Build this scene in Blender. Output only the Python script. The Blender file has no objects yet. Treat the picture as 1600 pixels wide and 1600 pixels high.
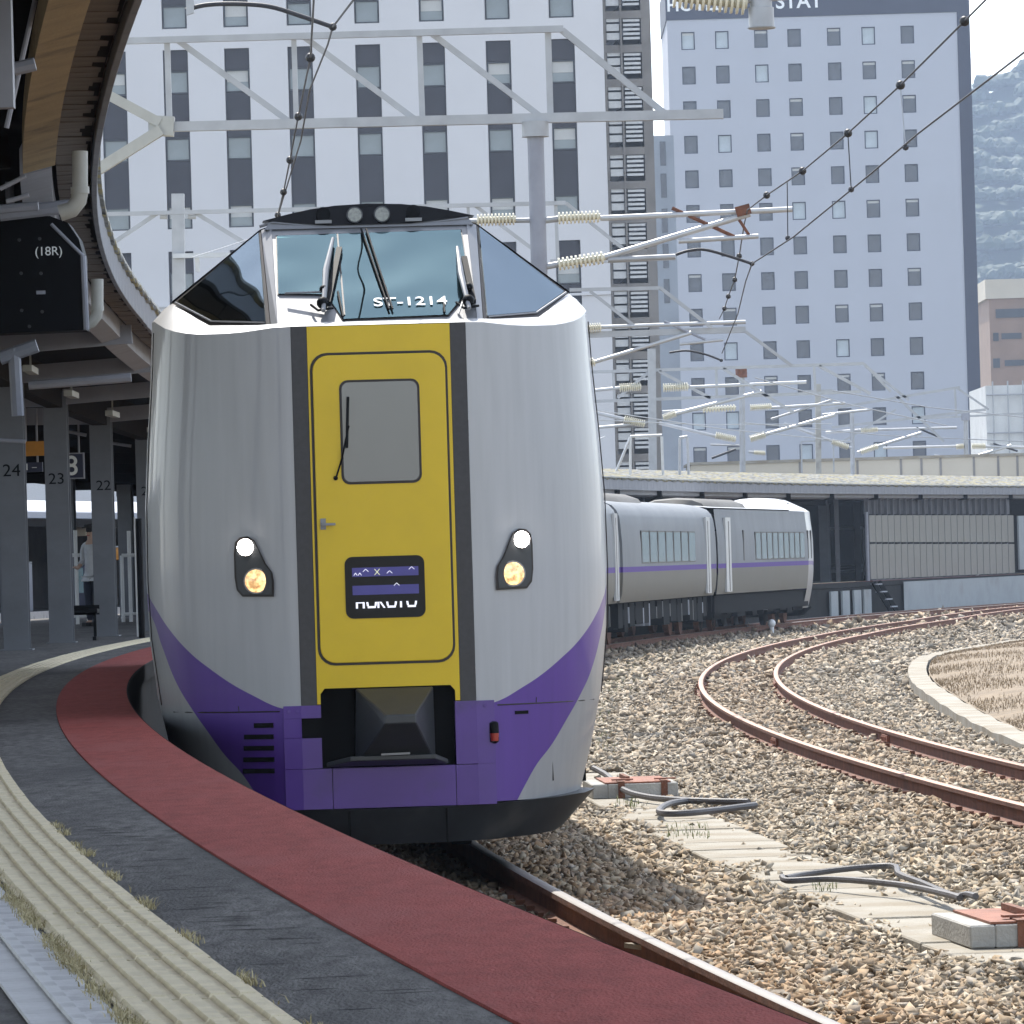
import bpy, bmesh, math, random
import numpy as np
from mathutils import Vector, Matrix
random.seed(7); rng = np.random.default_rng(7)
scene = bpy.context.scene
COL = scene.collection
# ------------------------------------------------------------------ camera, world, sun, exposure
FPX, ROLL, VH, EYE = 9000.0, 0.02898, 83.42, 1.7829      # focal length in 1600-px units, roll, horizon drop, eye height above rail
PITCH = math.atan(VH / FPX)
_c, _s, _cp, _sp = math.cos(ROLL), math.sin(ROLL), math.cos(PITCH), math.sin(PITCH)
_r0, _f0, _u0 = Vector((1, 0, 0)), Vector((0, _cp, _sp)), Vector((0, -_sp, _cp))
_right, _up = _c * _r0 - _s * _u0, _s * _r0 + _c * _u0
cam_d = bpy.data.cameras.new('camera'); cam = bpy.data.objects.new('camera', cam_d); COL.objects.link(cam)
cam_d.sensor_width = 36; cam_d.lens = FPX / 1600 * 36; cam_d.clip_start = 0.5; cam_d.clip_end = 6000
cam.matrix_world = Matrix(((_right.x, _up.x, -_f0.x, 0), (_right.y, _up.y, -_f0.y, 0), (_right.z, _up.z, -_f0.z, EYE), (0, 0, 0, 1)))
scene.camera = cam
SUN_DIR = Vector((-0.22, 1.0, 1.32)).normalized()          # towards the sun: behind the train, a little to the left
world = bpy.data.worlds.new('World'); scene.world = world; world.use_nodes = True
wn = world.node_tree; bg = wn.nodes['Background']
sky = wn.nodes.new('ShaderNodeTexSky'); sky.sky_type = 'NISHITA'; sky.sun_disc = False
sky.sun_elevation = math.asin(SUN_DIR.z); sky.sun_rotation = math.atan2(SUN_DIR.x, SUN_DIR.y)
sky.air_density = 1.0; sky.dust_density = 0.7; sky.ozone_density = 2.0
hs = wn.nodes.new('ShaderNodeHueSaturation'); hs.inputs['Saturation'].default_value = 0.5      # hazy, milky sky
wn.links.new(sky.outputs[0], hs.inputs['Color']); wn.links.new(hs.outputs[0], bg.inputs[0]); bg.inputs[1].default_value = 0.15
sun_d = bpy.data.lights.new('sun', 'SUN'); sun_d.energy = 2.9; sun_d.angle = math.radians(0.6); sun_d.color = (1.0, 0.95, 0.87)
sun = bpy.data.objects.new('sun', sun_d); COL.objects.link(sun); sun.rotation_euler = SUN_DIR.to_track_quat('Z', 'Y').to_euler()
scene.view_settings.view_transform = 'Standard'; scene.view_settings.look = 'None'
scene.view_settings.exposure = 1.38; scene.view_settings.gamma = 1.0; scene.view_settings.use_curve_mapping = False
# ------------------------------------------------------------------ track geometry (concentric arcs fitted to the photograph)
CX, CY, RL = 419.908, 70.547, 417.447
R1, R2, RP, HP = RL + 4.657, RL - 0.565, RL + 6.265, 0.9468   # track 1, track 2, platform edge radius, platform height

def ray(x, y):
    x -= 800; y -= 800
    u, v = _c * x - _s * y, _s * x + _c * y
    return Vector((u, FPX * _cp + v * _sp, FPX * _sp - v * _cp))
def at(x, y, Y):
    d = ray(x, y); return Vector((0, 0, EYE)) + d * (Y / d.y)
def atZ(x, y, Z):
    d = ray(x, y); return Vector((0, 0, EYE)) + d * ((Z - EYE) / d.z)
def atR(x, y, R, ymin=20, ymax=260):
    d = ray(x, y); best = None
    for k in range(int((ymax - ymin) * 4)):
        Y = ymin + k / 4; P = Vector((0, 0, EYE)) + d * (Y / d.y)
        e = abs(math.hypot(P.x - CX, P.y - CY) - R)
        if best is None or e < best[0]: best = (e, P)
    return best[1]
def arc(R, a, z=0.0): return Vector((CX - R * math.cos(a), CY + R * math.sin(a), z))
def angY(R, Y): return math.asin((Y - CY) / R)
def arc_s(s, dr=0.0, z=0.0):                               # s = arc length along track 1 measured from the tangent point
    return arc(R1 + dr, s / R1, z)

# ------------------------------------------------------------------ materials
MATS = {}
def mat(name, col, rough=0.6, metal=0.0, var=0.12, scale=6.0, bump=0.0, bscale=60.0, stretch=(1, 1, 1), spec=0.5, coat=0.0, dirt=None, dscale=1.2, dlo=.55, dhi=.7, emit=None, estr=0.0):
    m = bpy.data.materials.new(name); m.use_nodes = True; nt = m.node_tree; b = nt.nodes['Principled BSDF']
    b.inputs['Roughness'].default_value = rough; b.inputs['Metallic'].default_value = metal
    b.inputs['Specular IOR Level'].default_value = spec; b.inputs['Coat Weight'].default_value = coat; b.inputs['Coat Roughness'].default_value = .08
    tc = nt.nodes.new('ShaderNodeTexCoord'); mp = nt.nodes.new('ShaderNodeMapping'); mp.inputs['Scale'].default_value = stretch
    nt.links.new(tc.outputs['Object'], mp.inputs[0])
    nz = nt.nodes.new('ShaderNodeTexNoise'); nz.inputs['Scale'].default_value = scale; nz.inputs['Detail'].default_value = 5; nz.inputs['Roughness'].default_value = .62
    nt.links.new(mp.outputs[0], nz.inputs[0])
    rp = nt.nodes.new('ShaderNodeValToRGB'); rp.color_ramp.elements[0].position = .3; rp.color_ramp.elements[1].position = .7
    rp.color_ramp.elements[0].color = tuple(max(0, c * (1 - var)) for c in col) + (1,); rp.color_ramp.elements[1].color = tuple(min(1, c * (1 + var)) for c in col) + (1,)
    nt.links.new(nz.outputs[0], rp.inputs[0]); out = rp.outputs[0]
    if dirt:
        n2 = nt.nodes.new('ShaderNodeTexNoise'); n2.inputs['Scale'].default_value = dscale; n2.inputs['Detail'].default_value = 7; nt.links.new(mp.outputs[0], n2.inputs[0])
        r2 = nt.nodes.new('ShaderNodeValToRGB'); r2.color_ramp.elements[0].position = dlo; r2.color_ramp.elements[1].position = dhi
        nt.links.new(n2.outputs[0], r2.inputs[0])
        mx = nt.nodes.new('ShaderNodeMix'); mx.data_type = 'RGBA'; nt.links.new(r2.outputs[0], mx.inputs[0]); nt.links.new(out, mx.inputs[6]); mx.inputs[7].default_value = tuple(dirt) + (1,)
        out = mx.outputs[2]
    nt.links.new(out, b.inputs['Base Color'])
    if bump:
        n3 = nt.nodes.new('ShaderNodeTexNoise'); n3.inputs['Scale'].default_value = bscale; n3.inputs['Detail'].default_value = 4; nt.links.new(mp.outputs[0], n3.inputs[0])
        bp = nt.nodes.new('ShaderNodeBump'); bp.inputs['Strength'].default_value = bump; bp.inputs['Distance'].default_value = .02
        nt.links.new(n3.outputs[0], bp.inputs['Height']); nt.links.new(bp.outputs[0], b.inputs['Normal'])
    if emit:
        b.inputs['Emission Color'].default_value = tuple(emit) + (1,); b.inputs['Emission Strength'].default_value = estr
    MATS[name] = m; return m

M_asphalt = mat('asphalt', (.135, .130, .125), .9, spec=.12, var=.42, scale=14, bump=.6, bscale=70, stretch=(1.6, .35, 1), dirt=(.075, .073, .072), dscale=1.1, dlo=.45, dhi=.75)
M_asph_dark = mat('dark_asphalt', (.06, .06, .064), .85, var=.25, scale=3, bump=.4, bscale=80)
M_red = mat('red_rubber', (.285, .066, .056), .9, spec=.10, var=.2, scale=11, bump=.5, bscale=90, stretch=(1.5, .4, 1), dirt=(.30, .085, .075), dscale=1.6, dlo=.52, dhi=.75)
M_yellow_tile = mat('tactile_tile_concrete', (.74, .65, .46), .8, spec=.12, var=.14, scale=5, bump=.35, bscale=70, dirt=(.54, .47, .33), dscale=3, dlo=.58, dhi=.75)
M_white_tile = mat('white_edge_tile', (.60, .60, .60), .7, var=.1, scale=8, bump=.3, dirt=(.42, .42, .42), dscale=4)
M_sleeper = mat('dusty_sleeper', (.17, .135, .095), .9, var=.25, scale=4)
M_gap_shade = mat('gap_shade_concrete', (.018, .017, .016), .9, spec=.12, var=.3, scale=3, dirt=(.010, .010, .010))  # near-black concrete: shade of the gap beside the train put into the colour
M_conc = mat('concrete', (.36, .35, .32), .9, var=.2, scale=3, bump=.4, bscale=40, dirt=(.2, .19, .17), dscale=1.3)
M_conc_lt = mat('pale_concrete', (.31, .285, .235), .9, var=.15, scale=4, bump=.4, bscale=50, dirt=(.24, .205, .15), dscale=1.5, dlo=.42, dhi=.62)
M_conc_blue = mat('blue_grey_concrete', (.30, .325, .34), .85, var=.14, scale=.8, bump=.2, dirt=(.25, .26, .26), dscale=.8)
M_rust = mat('rust', (.155, .062, .034), .85, var=.35, scale=7, bump=.4, bscale=60)
M_rust_lt = mat('rusty_steel_plate', (.25, .095, .055), .8, var=.3, scale=6, bump=.3)
M_railtop = mat('polished_rail', (.185, .165, .15), .6, metal=.1, var=.1, scale=4)
M_railtop_r = mat('dull_rail_head', (.34, .185, .12), .6, metal=.2, var=.2, scale=4)
M_hose = mat('grey_rubber_hose', (.075, .07, .072), .6, var=.2, scale=10, bump=.2)
M_earth = mat('ballast_bed', (.10, .08, .055), .95, var=.4, scale=9, bump=1.0, bscale=14)
M_dry = mat('dry_earth', (.21, .16, .105), .95, var=.35, scale=2.5, bump=.8, bscale=20)
M_ground = mat('ground', (.16, .15, .13), .95, var=.3, scale=.3)
# train
M_silver = None
M_purple = mat('purple_paint', (.082, .030, .25), .38, var=.10, scale=3, spec=.5, coat=.25, dirt=(.06, .03, .16), dscale=2.5)
M_yel = mat('yellow_paint', (.68, .475, .018), .45, var=.05, scale=2.5, spec=.3, coat=.15)
M_blk = mat('black_strip', (.035, .034, .038), .45, var=.2, scale=30)
M_gasket = mat('dark_gasket', (.02, .014, .012), .5)
M_blackplastic = mat('black_plastic', (.035, .038, .042), .42, var=.2, scale=5, spec=.5)
M_void = mat('underframe_black', (.007, .007, .007), .9, spec=.15)
M_skirt = mat('skirt_black', (.02, .022, .026), .5, var=.3, scale=4, dirt=(.05, .05, .05), dscale=3)
M_chrome = mat('silver_frame', (.22, .225, .235), .38, metal=.25, var=.06, scale=5)
M_white_paint = mat('white_paint', (.78, .78, .76), .45, var=.05, scale=4, coat=.2)
def pane_glass(name, tint, refl, ior):
    m = bpy.data.materials.new(name); m.use_nodes = True; nt = m.node_tree; nt.nodes.clear()
    o = nt.nodes.new('ShaderNodeOutputMaterial'); mx = nt.nodes.new('ShaderNodeMixShader'); tr = nt.nodes.new('ShaderNodeBsdfTransparent'); gl = nt.nodes.new('ShaderNodeBsdfGlossy'); fr = nt.nodes.new('ShaderNodeFresnel')
    tr.inputs['Color'].default_value = tuple(tint) + (1,); gl.inputs['Color'].default_value = tuple(refl) + (1,); gl.inputs['Roughness'].default_value = .02; fr.inputs['IOR'].default_value = ior
    tc = nt.nodes.new('ShaderNodeTexCoord'); nz = nt.nodes.new('ShaderNodeTexNoise'); nz.inputs['Scale'].default_value = 1.7; nz.inputs['Detail'].default_value = 1; bp = nt.nodes.new('ShaderNodeBump'); bp.inputs['Strength'].default_value = .16; bp.inputs['Distance'].default_value = .16
    nt.links.new(tc.outputs['Object'], nz.inputs[0]); nt.links.new(nz.outputs[0], bp.inputs['Height']); nt.links.new(bp.outputs[0], gl.inputs['Normal'])
    nt.links.new(fr.outputs[0], mx.inputs[0]); nt.links.new(tr.outputs[0], mx.inputs[1]); nt.links.new(gl.outputs[0], mx.inputs[2]); nt.links.new(mx.outputs[0], o.inputs[0]); return m
M_glass = pane_glass('cab_glass', (.52, .80, .82), (.62, .92, 1.0), 2.4)
M_glass_side = pane_glass('cab_side_glass', (.58, .78, .80), (.74, .89, 1.0), 2.8)
M_cab_wall = mat('cab_interior_wall', (.60, .66, .62), .7, var=.06)
M_cab_dark = mat('cab_interior_dark', (.05, .055, .06), .7, var=.2)
M_seat = mat('cab_seat', (.06, .075, .11), .8)
M_shoulder = mat('shoulder_paint', (.46, .46, .46), .4, var=.05, scale=4, coat=.2)
M_glass_door = mat('door_glass', (.10, .105, .115), .12, var=.06, scale=2, spec=.6, coat=.4)
M_lens_hot = mat('headlight_lit', (1, .95, .9), .2, emit=(1, .93, .86), estr=22)
M_lens_warm = mat('headlight_warm', (.9, .6, .3), .15, emit=(1, .50, .16), estr=.34, var=.6, scale=38, coat=1)
_nt = M_lens_warm.node_tree; _b = _nt.nodes['Principled BSDF']; _n = _nt.nodes.new('ShaderNodeTexNoise'); _n.inputs['Scale'].default_value = 34; _tc = _nt.nodes.new('ShaderNodeTexCoord'); _nt.links.new(_tc.outputs['Object'], _n.inputs[0])
_r = _nt.nodes.new('ShaderNodeValToRGB'); _r.color_ramp.elements[0].position = .36; _r.color_ramp.elements[1].position = .66; _r.color_ramp.elements[0].color = (.55, .17, .03, 1); _r.color_ramp.elements[1].color = (2.2, 1.35, .6, 1); _nt.links.new(_n.outputs[0], _r.inputs[0]); _nt.links.new(_r.outputs[0], _b.inputs['Emission Color'])
M_lamp_off = mat('lamp_off', (.17, .17, .13), .15, var=.4, scale=40, coat=1)
M_lamp_panel = mat('lamp_panel_black', (.006, .006, .007), .5, spec=.2)
M_redlamp = mat('red_lamp', (.35, .03, .02), .3, coat=.5)
M_display = mat('display_black', (.010, .009, .009), .4, var=.2, scale=6, spec=.25)
M_dblue = mat('display_blue_led', (.05, .045, .2), .4, emit=(.09, .08, .45), estr=.05)
M_dwhite = mat('display_white_led', (.8, .8, .9), .4, emit=(.9, .9, 1.0), estr=.3)
M_dyel = mat('display_yellow_led', (.8, .8, .5), .4, emit=(.9, .95, .6), estr=.25)
M_decal = mat('white_lettering', (.82, .84, .84), .5, var=.03)
M_win_far = mat('carriage_window', (.10, .125, .14), .08, var=.2, scale=1, spec=.8, coat=.5)
M_roof_dark = mat('carriage_roof_grey', (.085, .08, .07), .7, var=.2, scale=1.5)
# canopy
M_tan = mat('tan_girder', (.30, .215, .105), .8, var=.18, scale=2.5, bump=.3, dirt=(.17, .12, .06), dscale=2.2)
M_brownrib = mat('brown_grey_sheeting', (.14, .115, .095), .8, var=.2, scale=2.5, bump=.2)
M_roofsheet = mat('lichened_roof_sheet', (.27, .27, .255), .9, var=.75, scale=7, bump=.4, bscale=20, dirt=(.42, .36, .20), dscale=5, dlo=.5, dhi=.6)
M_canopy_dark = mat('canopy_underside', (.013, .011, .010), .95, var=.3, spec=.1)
M_fascia = mat('grey_fascia', (.19, .195, .215), .7, var=.15, scale=1.5)
M_steel_grey = mat('grey_painted_steel', (.27, .28, .32), .6, var=.12, scale=3)
M_col = mat('column_paint', (.135, .145, .165), .55, var=.14, scale=2.5, dirt=(.14, .15, .17), dscale=2)
M_pipe = mat('off_white_pipe', (.36, .36, .33), .5, var=.1, scale=5)
M_backwall = mat('dim_back_wall', (.05, .045, .042), .8, var=.7, scale=.9)
M_navy = mat('navy_sign', (.02, .025, .06), .45, var=.1)
M_orange = mat('orange_sign', (.52, .22, .02), .5, var=.15, scale=6)
M_black = mat('black_box', (.004, .0045, .006), .6, var=.2, spec=.15)
M_slat = mat('beige_boarding', (.23, .22, .19), .8, var=.12, scale=.6, dirt=(.22, .21, .18), dscale=.7)
M_slat_dark = mat('dark_batten', (.10, .10, .11), .8, var=.25, scale=1)
# buildings
M_hotel_w = mat('hotel_white_render', (.60, .595, .605), .85, var=.035, scale=.25)
M_hotel_d = mat('hotel_dark_panel', (.028, .026, .034), .6, var=.18, scale=.5)
M_hotel_frame = mat('hotel_window_frame', (.03, .033, .04), .5)
M_pane = mat('hotel_pane', (.17, .20, .215), .12, var=.15, scale=.6, spec=.6)
M_blind = mat('hotel_blind', (.50, .50, .48), .7, var=.08, scale=.6)
M_hotel2_w = mat('hotel_pale_blue_render', (.42, .435, .48), .85, var=.03, scale=.15)
M_hotel2_d = mat('hotel_navy_cladding', (.030, .033, .058), .6, var=.08, scale=.2)
M_pane2 = mat('small_hotel_pane', (.05, .055, .075), .15, var=.15, scale=.5)
M_pane2b = mat('curtained_hotel_pane', (.40, .45, .48), .35, var=.15, scale=.5)
M_tower = mat('stair_tower_grey', (.22, .205, .19), .8, var=.2, scale=.6)
M_louver = mat('pale_louver', (.62, .63, .63), .6, var=.08)
M_greyblue = mat('grey_blue_render', (.25, .275, .31), .8, var=.1, scale=.4)
M_brick = mat('brown_brick_wall', (.25, .165, .115), .85, var=.12, scale=.5)
M_beige = mat('beige_wall', (.50, .45, .36), .85, var=.08, scale=.2)
M_mesh = mat('pale_scaffold_sheet', (.58, .59, .58), .8, var=.12, scale=.5)
M_forest = mat('forest', (.02, .04, .02), .95, var=.6, scale=.02)
M_galv = mat('galvanised_steel', (.36, .37, .385), .5, metal=.3, var=.12, scale=3)
M_galv_w = mat('bright_galvanised_tube', (.46, .47, .48), .4, metal=.35, var=.1, scale=3)
M_insul = mat('cream_insulator', (.68, .64, .50), .3, var=.08)
M_wire = mat('dark_wire', (.03, .03, .035), .6)
M_ball = mat('black_ball', (.012, .012, .014), .5)
# person
M_skin = mat('skin', (.50, .33, .25), .6, var=.05)
M_shirt = mat('grey_white_shirt', (.55, .56, .58), .85, var=.12, scale=8)
M_trousers = mat('navy_trousers', (.02, .024, .04), .85)
M_hair = mat('dark_hair', (.012, .011, .011), .7)
M_teal = mat('teal_glass', (.10, .20, .24), .15, var=.4, scale=1.2)
M_signal_white = mat('white_enamel', (.75, .76, .76), .5, var=.05)
M_weed = None

def leafmat(name, a, b):
    m = bpy.data.materials.new(name); m.use_nodes = True; nt = m.node_tree; bs = nt.nodes['Principled BSDF']
    g = nt.nodes.new('ShaderNodeNewGeometry'); r = nt.nodes.new('ShaderNodeValToRGB')
    r.color_ramp.elements[0].color = tuple(a) + (1,); r.color_ramp.elements[1].color = tuple(b) + (1,)
    nt.links.new(g.outputs['Random Per Island'], r.inputs[0]); nt.links.new(r.outputs[0], bs.inputs['Base Color']); bs.inputs['Roughness'].default_value = .8
    return m
M_weed = leafmat('dry_weed', (.26, .22, .10), (.60, .52, .32))
M_weed_g = leafmat('green_weed', (.10, .13, .04), (.26, .27, .10))
M_drygrass = leafmat('dry_grass', (.17, .115, .065), (.36, .27, .16))

# ------------------------------------------------------------------ object helpers
ORG = {}
def link(o, parent=None):
    COL.objects.link(o)
    if parent is not None: o.parent = parent
    return o
def root(name, loc, label, cat, group=None, rz=0.0, kind=None):
    o = bpy.data.objects.new(name, None); o.location = loc; o.rotation_euler = (0, 0, rz); link(o)
    o.empty_display_size = .2
    if kind: o['kind'] = kind
    tag(o, label, cat, group); ORG[o.name] = (Vector(loc), rz); return o
def tag(o, label=None, cat=None, group=None, kind=None):
    if label: o['label'] = label
    if cat: o['category'] = cat
    if group: o['group'] = group
    if kind: o['kind'] = kind
    return o
class MB:
    """collects shapes; build() links them as ONE mesh object"""
    def __init__(s): s.v = []; s.f = []; s.m = []; s.cur = 0
    def add(s, vs, fs, mi=None):
        n = len(s.v); s.v += [tuple(v) for v in vs]; s.f += [tuple(i + n for i in f) for f in fs]; s.m += [s.cur if mi is None else mi] * len(fs); return s
    def hexa(s, p): return s.add(p, [(0, 3, 2, 1), (4, 5, 6, 7), (0, 1, 5, 4), (1, 2, 6, 5), (2, 3, 7, 6), (3, 0, 4, 7)])
    def box(s, x0, x1, y0, y1, z0, z1):
        return s.hexa([(x0, y0, z0), (x1, y0, z0), (x1, y1, z0), (x0, y1, z0), (x0, y0, z1), (x1, y0, z1), (x1, y1, z1), (x0, y1, z1)])
    def obox(s, c, ax, ay, az):                              # oriented box: centre and three half-axis vectors
        c, ax, ay, az = map(Vector, (c, ax, ay, az)); P = []
        for k in (-1, 1): P += [c - ax - ay + az * k, c + ax - ay + az * k, c + ax + ay + az * k, c - ax + ay + az * k]
        return s.hexa(P)
    def bar(s, a, b, w, h=None):
        a, b = Vector(a), Vector(b); d = b - a; L = d.length
        if L < 1e-6: return s
        d /= L; h = h or w; up = Vector((0, 0, 1)) if abs(d.z) < .95 else Vector((0, 1, 0)); sd = d.cross(up).normalized(); up = sd.cross(d)
        return s.obox((a + b) / 2, d * L / 2, sd * w / 2, up * h / 2)
    def tube(s, pts, r, n=8, caps=True):
        pts = [Vector(p) for p in pts]; rr = r if isinstance(r, (list, tuple)) else [r] * len(pts); vs = []; fs = []; prev = None
        for i, p in enumerate(pts):
            t = (pts[min(i + 1, len(pts) - 1)] - pts[max(i - 1, 0)]).normalized()
            if prev is None: u = t.cross(Vector((0, 0, 1)) if abs(t.z) < .9 else Vector((1, 0, 0))).normalized()
            else: u = (prev - t * prev.dot(t)).normalized()
            prev = u; w = t.cross(u)
            for k in range(n):
                a = 2 * math.pi * k / n; vs.append(p + (u * math.cos(a) + w * math.sin(a)) * rr[i])
        for i in range(len(pts) - 1):
            for k in range(n): fs.append((i * n + k, i * n + (k + 1) % n, (i + 1) * n + (k + 1) % n, (i + 1) * n + k))
        if caps: fs += [tuple(range(n))[::-1], tuple((len(pts) - 1) * n + k for k in range(n))]
        return s.add(vs, fs)
    def disc(s, c, nrm, r, t, n=20):
        c, nrm = Vector(c), Vector(nrm).normalized(); return s.tube([c, c + nrm * t], r, n)
    def ball(s, c, r, n=8, sq=(1, 1, 1)):
        vs = []; fs = []; m = n // 2 + 1; c = Vector(c)
        for i in range(m + 1):
            th = math.pi * i / m
            for k in range(n): a = 2 * math.pi * k / n; vs.append(c + Vector((r * sq[0] * math.sin(th) * math.cos(a), r * sq[1] * math.sin(th) * math.sin(a), r * sq[2] * math.cos(th))))
        for i in range(m):
            for k in range(n): fs.append((i * n + k, (i + 1) * n + k, (i + 1) * n + (k + 1) % n, i * n + (k + 1) % n))
        return s.add(vs, fs)
    def prism(s, poly, off):                                 # polygon (3D points) extruded by vector off
        off = Vector(off); n = len(poly); P = [Vector(p) for p in poly]
        vs = P + [p + off for p in P]
        return s.add(vs, [tuple(range(n)), tuple(range(n, 2 * n))[::-1]] + [(i, i + n, (i + 1) % n + n, (i + 1) % n) for i in range(n)])
    def grid(s, rows, mi=None):
        n = len(rows[0]); vs = [p for r in rows for p in r]
        return s.add(vs, [(i * n + k, i * n + k + 1, (i + 1) * n + k + 1, (i + 1) * n + k) for i in range(len(rows) - 1) for k in range(n - 1)], mi)
    def build(s, name, mats, parent=None, smooth=False, world=False, loc=None, fix=True, bevel=0):
        if not isinstance(mats, (list, tuple)): mats = [mats]
        me = bpy.data.meshes.new(name); V = s.v
        if world and parent is not None:
            q = parent
            while q.name not in ORG: q = q.parent
            o, rz = ORG[q.name]; Mi = Matrix.Rotation(-rz, 3, 'Z'); V = [tuple(Mi @ (Vector(v) - o)) for v in V]
        elif world and loc is not None:
            V = [tuple(Vector(v) - Vector(loc)) for v in V]
        me.from_pydata(V, [], s.f)
        for m in mats: me.materials.append(m)
        if len(mats) > 1: me.polygons.foreach_set('material_index', s.m)
        if fix:
            bm = bmesh.new(); bm.from_mesh(me); bmesh.ops.recalc_face_normals(bm, faces=bm.faces)
            if bevel: bmesh.ops.bevel(bm, geom=bm.edges[:], offset=bevel, segments=1, affect='EDGES')
            bm.to_mesh(me); bm.free()
        if smooth:
            me.polygons.foreach_set('use_smooth', [True] * len(me.polygons))
            try: me.set_sharp_from_angle(angle=math.radians(smooth if smooth is not True else 40))
            except Exception: pass
        o = bpy.data.objects.new(name, me); link(o, parent)
        if loc is not None: o.location = loc
        return o
def inst(o, parent, loc=(0, 0, 0), rz=0.0, name=None):       # an object sharing o's mesh
    c = bpy.data.objects.new(name or o.name.split('.')[0], o.data); link(c, parent); c.location = loc; c.rotation_euler = (0, 0, rz); return c
def copy_tree(o, parent=None):
    c = o.copy(); link(c, None); c.parent = parent
    for ch in list(o.children): copy_tree(ch, c)
    return c
def text(name, body, size, M, m, parent=None, extrude=.002, align='CENTER', sx=1.0, bold=0.0):
    cu = bpy.data.curves.new(name, 'FONT'); cu.body = body; cu.size = size; cu.align_x = align; cu.align_y = 'CENTER'; cu.extrude = extrude; cu.offset = bold
    t = bpy.data.objects.new(name, cu); COL.objects.link(t); dg = bpy.context.evaluated_depsgraph_get()
    me = bpy.data.meshes.new_from_object(t.evaluated_get(dg)); bpy.data.objects.remove(t)
    me.transform(M @ Matrix.Diagonal((sx, 1, 1, 1))); me.materials.clear(); me.materials.append(m)
    o = bpy.data.objects.new(name, me); link(o, parent); return o
def face_cam(p):                                             # text matrix: upright, facing -Y
    return Matrix.Translation(p) @ Matrix.Rotation(math.pi / 2, 4, 'X')
def rrect(x0, x1, z0, z1, r, y, n=5, yf=None):
    P = []
    for cx, cz, a0 in ((x1 - r, z1 - r, 0), (x0 + r, z1 - r, 90), (x0 + r, z0 + r, 180), (x1 - r, z0 + r, 270)):
        for k in range(n + 1):
            a = math.radians(a0 + 90 * k / n); P.append((cx + r * math.cos(a), y, cz + r * math.sin(a)))
    return P
def strip(R0, R1_, z, a0, a1, n, z2=None):
    rows = []
    for i in range(n + 1):
        a = a0 + (a1 - a0) * i / n; rows.append([arc(R0, a, z), arc(R1_, a, z if z2 is None else z2)])
    return rows
def ring(mb, prof, a0, a1, n, closed=True):                  # sweep a (radius, z) profile along the arc
    rows = []
    for i in range(n + 1):
        a = a0 + (a1 - a0) * i / n; r = [arc(R, a, z) for R, z in prof]
        rows.append(r + [r[0]] if closed else r)
    mb.grid(rows)
    if closed:
        mb.add(rows[0][:-1], [tuple(range(len(prof)))]); mb.add(rows[-1][:-1], [tuple(range(len(prof)))])
    return mb

# ------------------------------------------------------------------ ground, ballast
g = MB(); g.add([(-900, -120, -.6), (1150, -120, -.6), (1150, 2600, -.6), (-900, 2600, -.6)], [(0, 1, 2, 3)])
tag(g.build('ground', M_ground), 'flat open ground stretching to the horizon', None, None, 'structure')
g = MB(); a0, a1 = angY(RP, -8), angY(RP, 330)
rows = []
for i in range(121):
    a = a0 + (a1 - a0) * i / 120
    rows.append([arc(R, a, z) for R, z in ((RP - .02, -.24), (R1 + .9, -.21), (R1 - 1.0, -.2), (R1 - 2.0, -.24), (R1 - 3.2, -.24), (R2 + 1.1, -.19), (R2 - 1.1, -.19), (R2 - 2.4, -.3), (R2 - 6, -.35), (R2 - 40, -.4))])
g.grid(rows)
tag(g.build('ballast_ground', M_earth), 'compacted stone bed beneath the tracks', None, None, 'structure')

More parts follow.
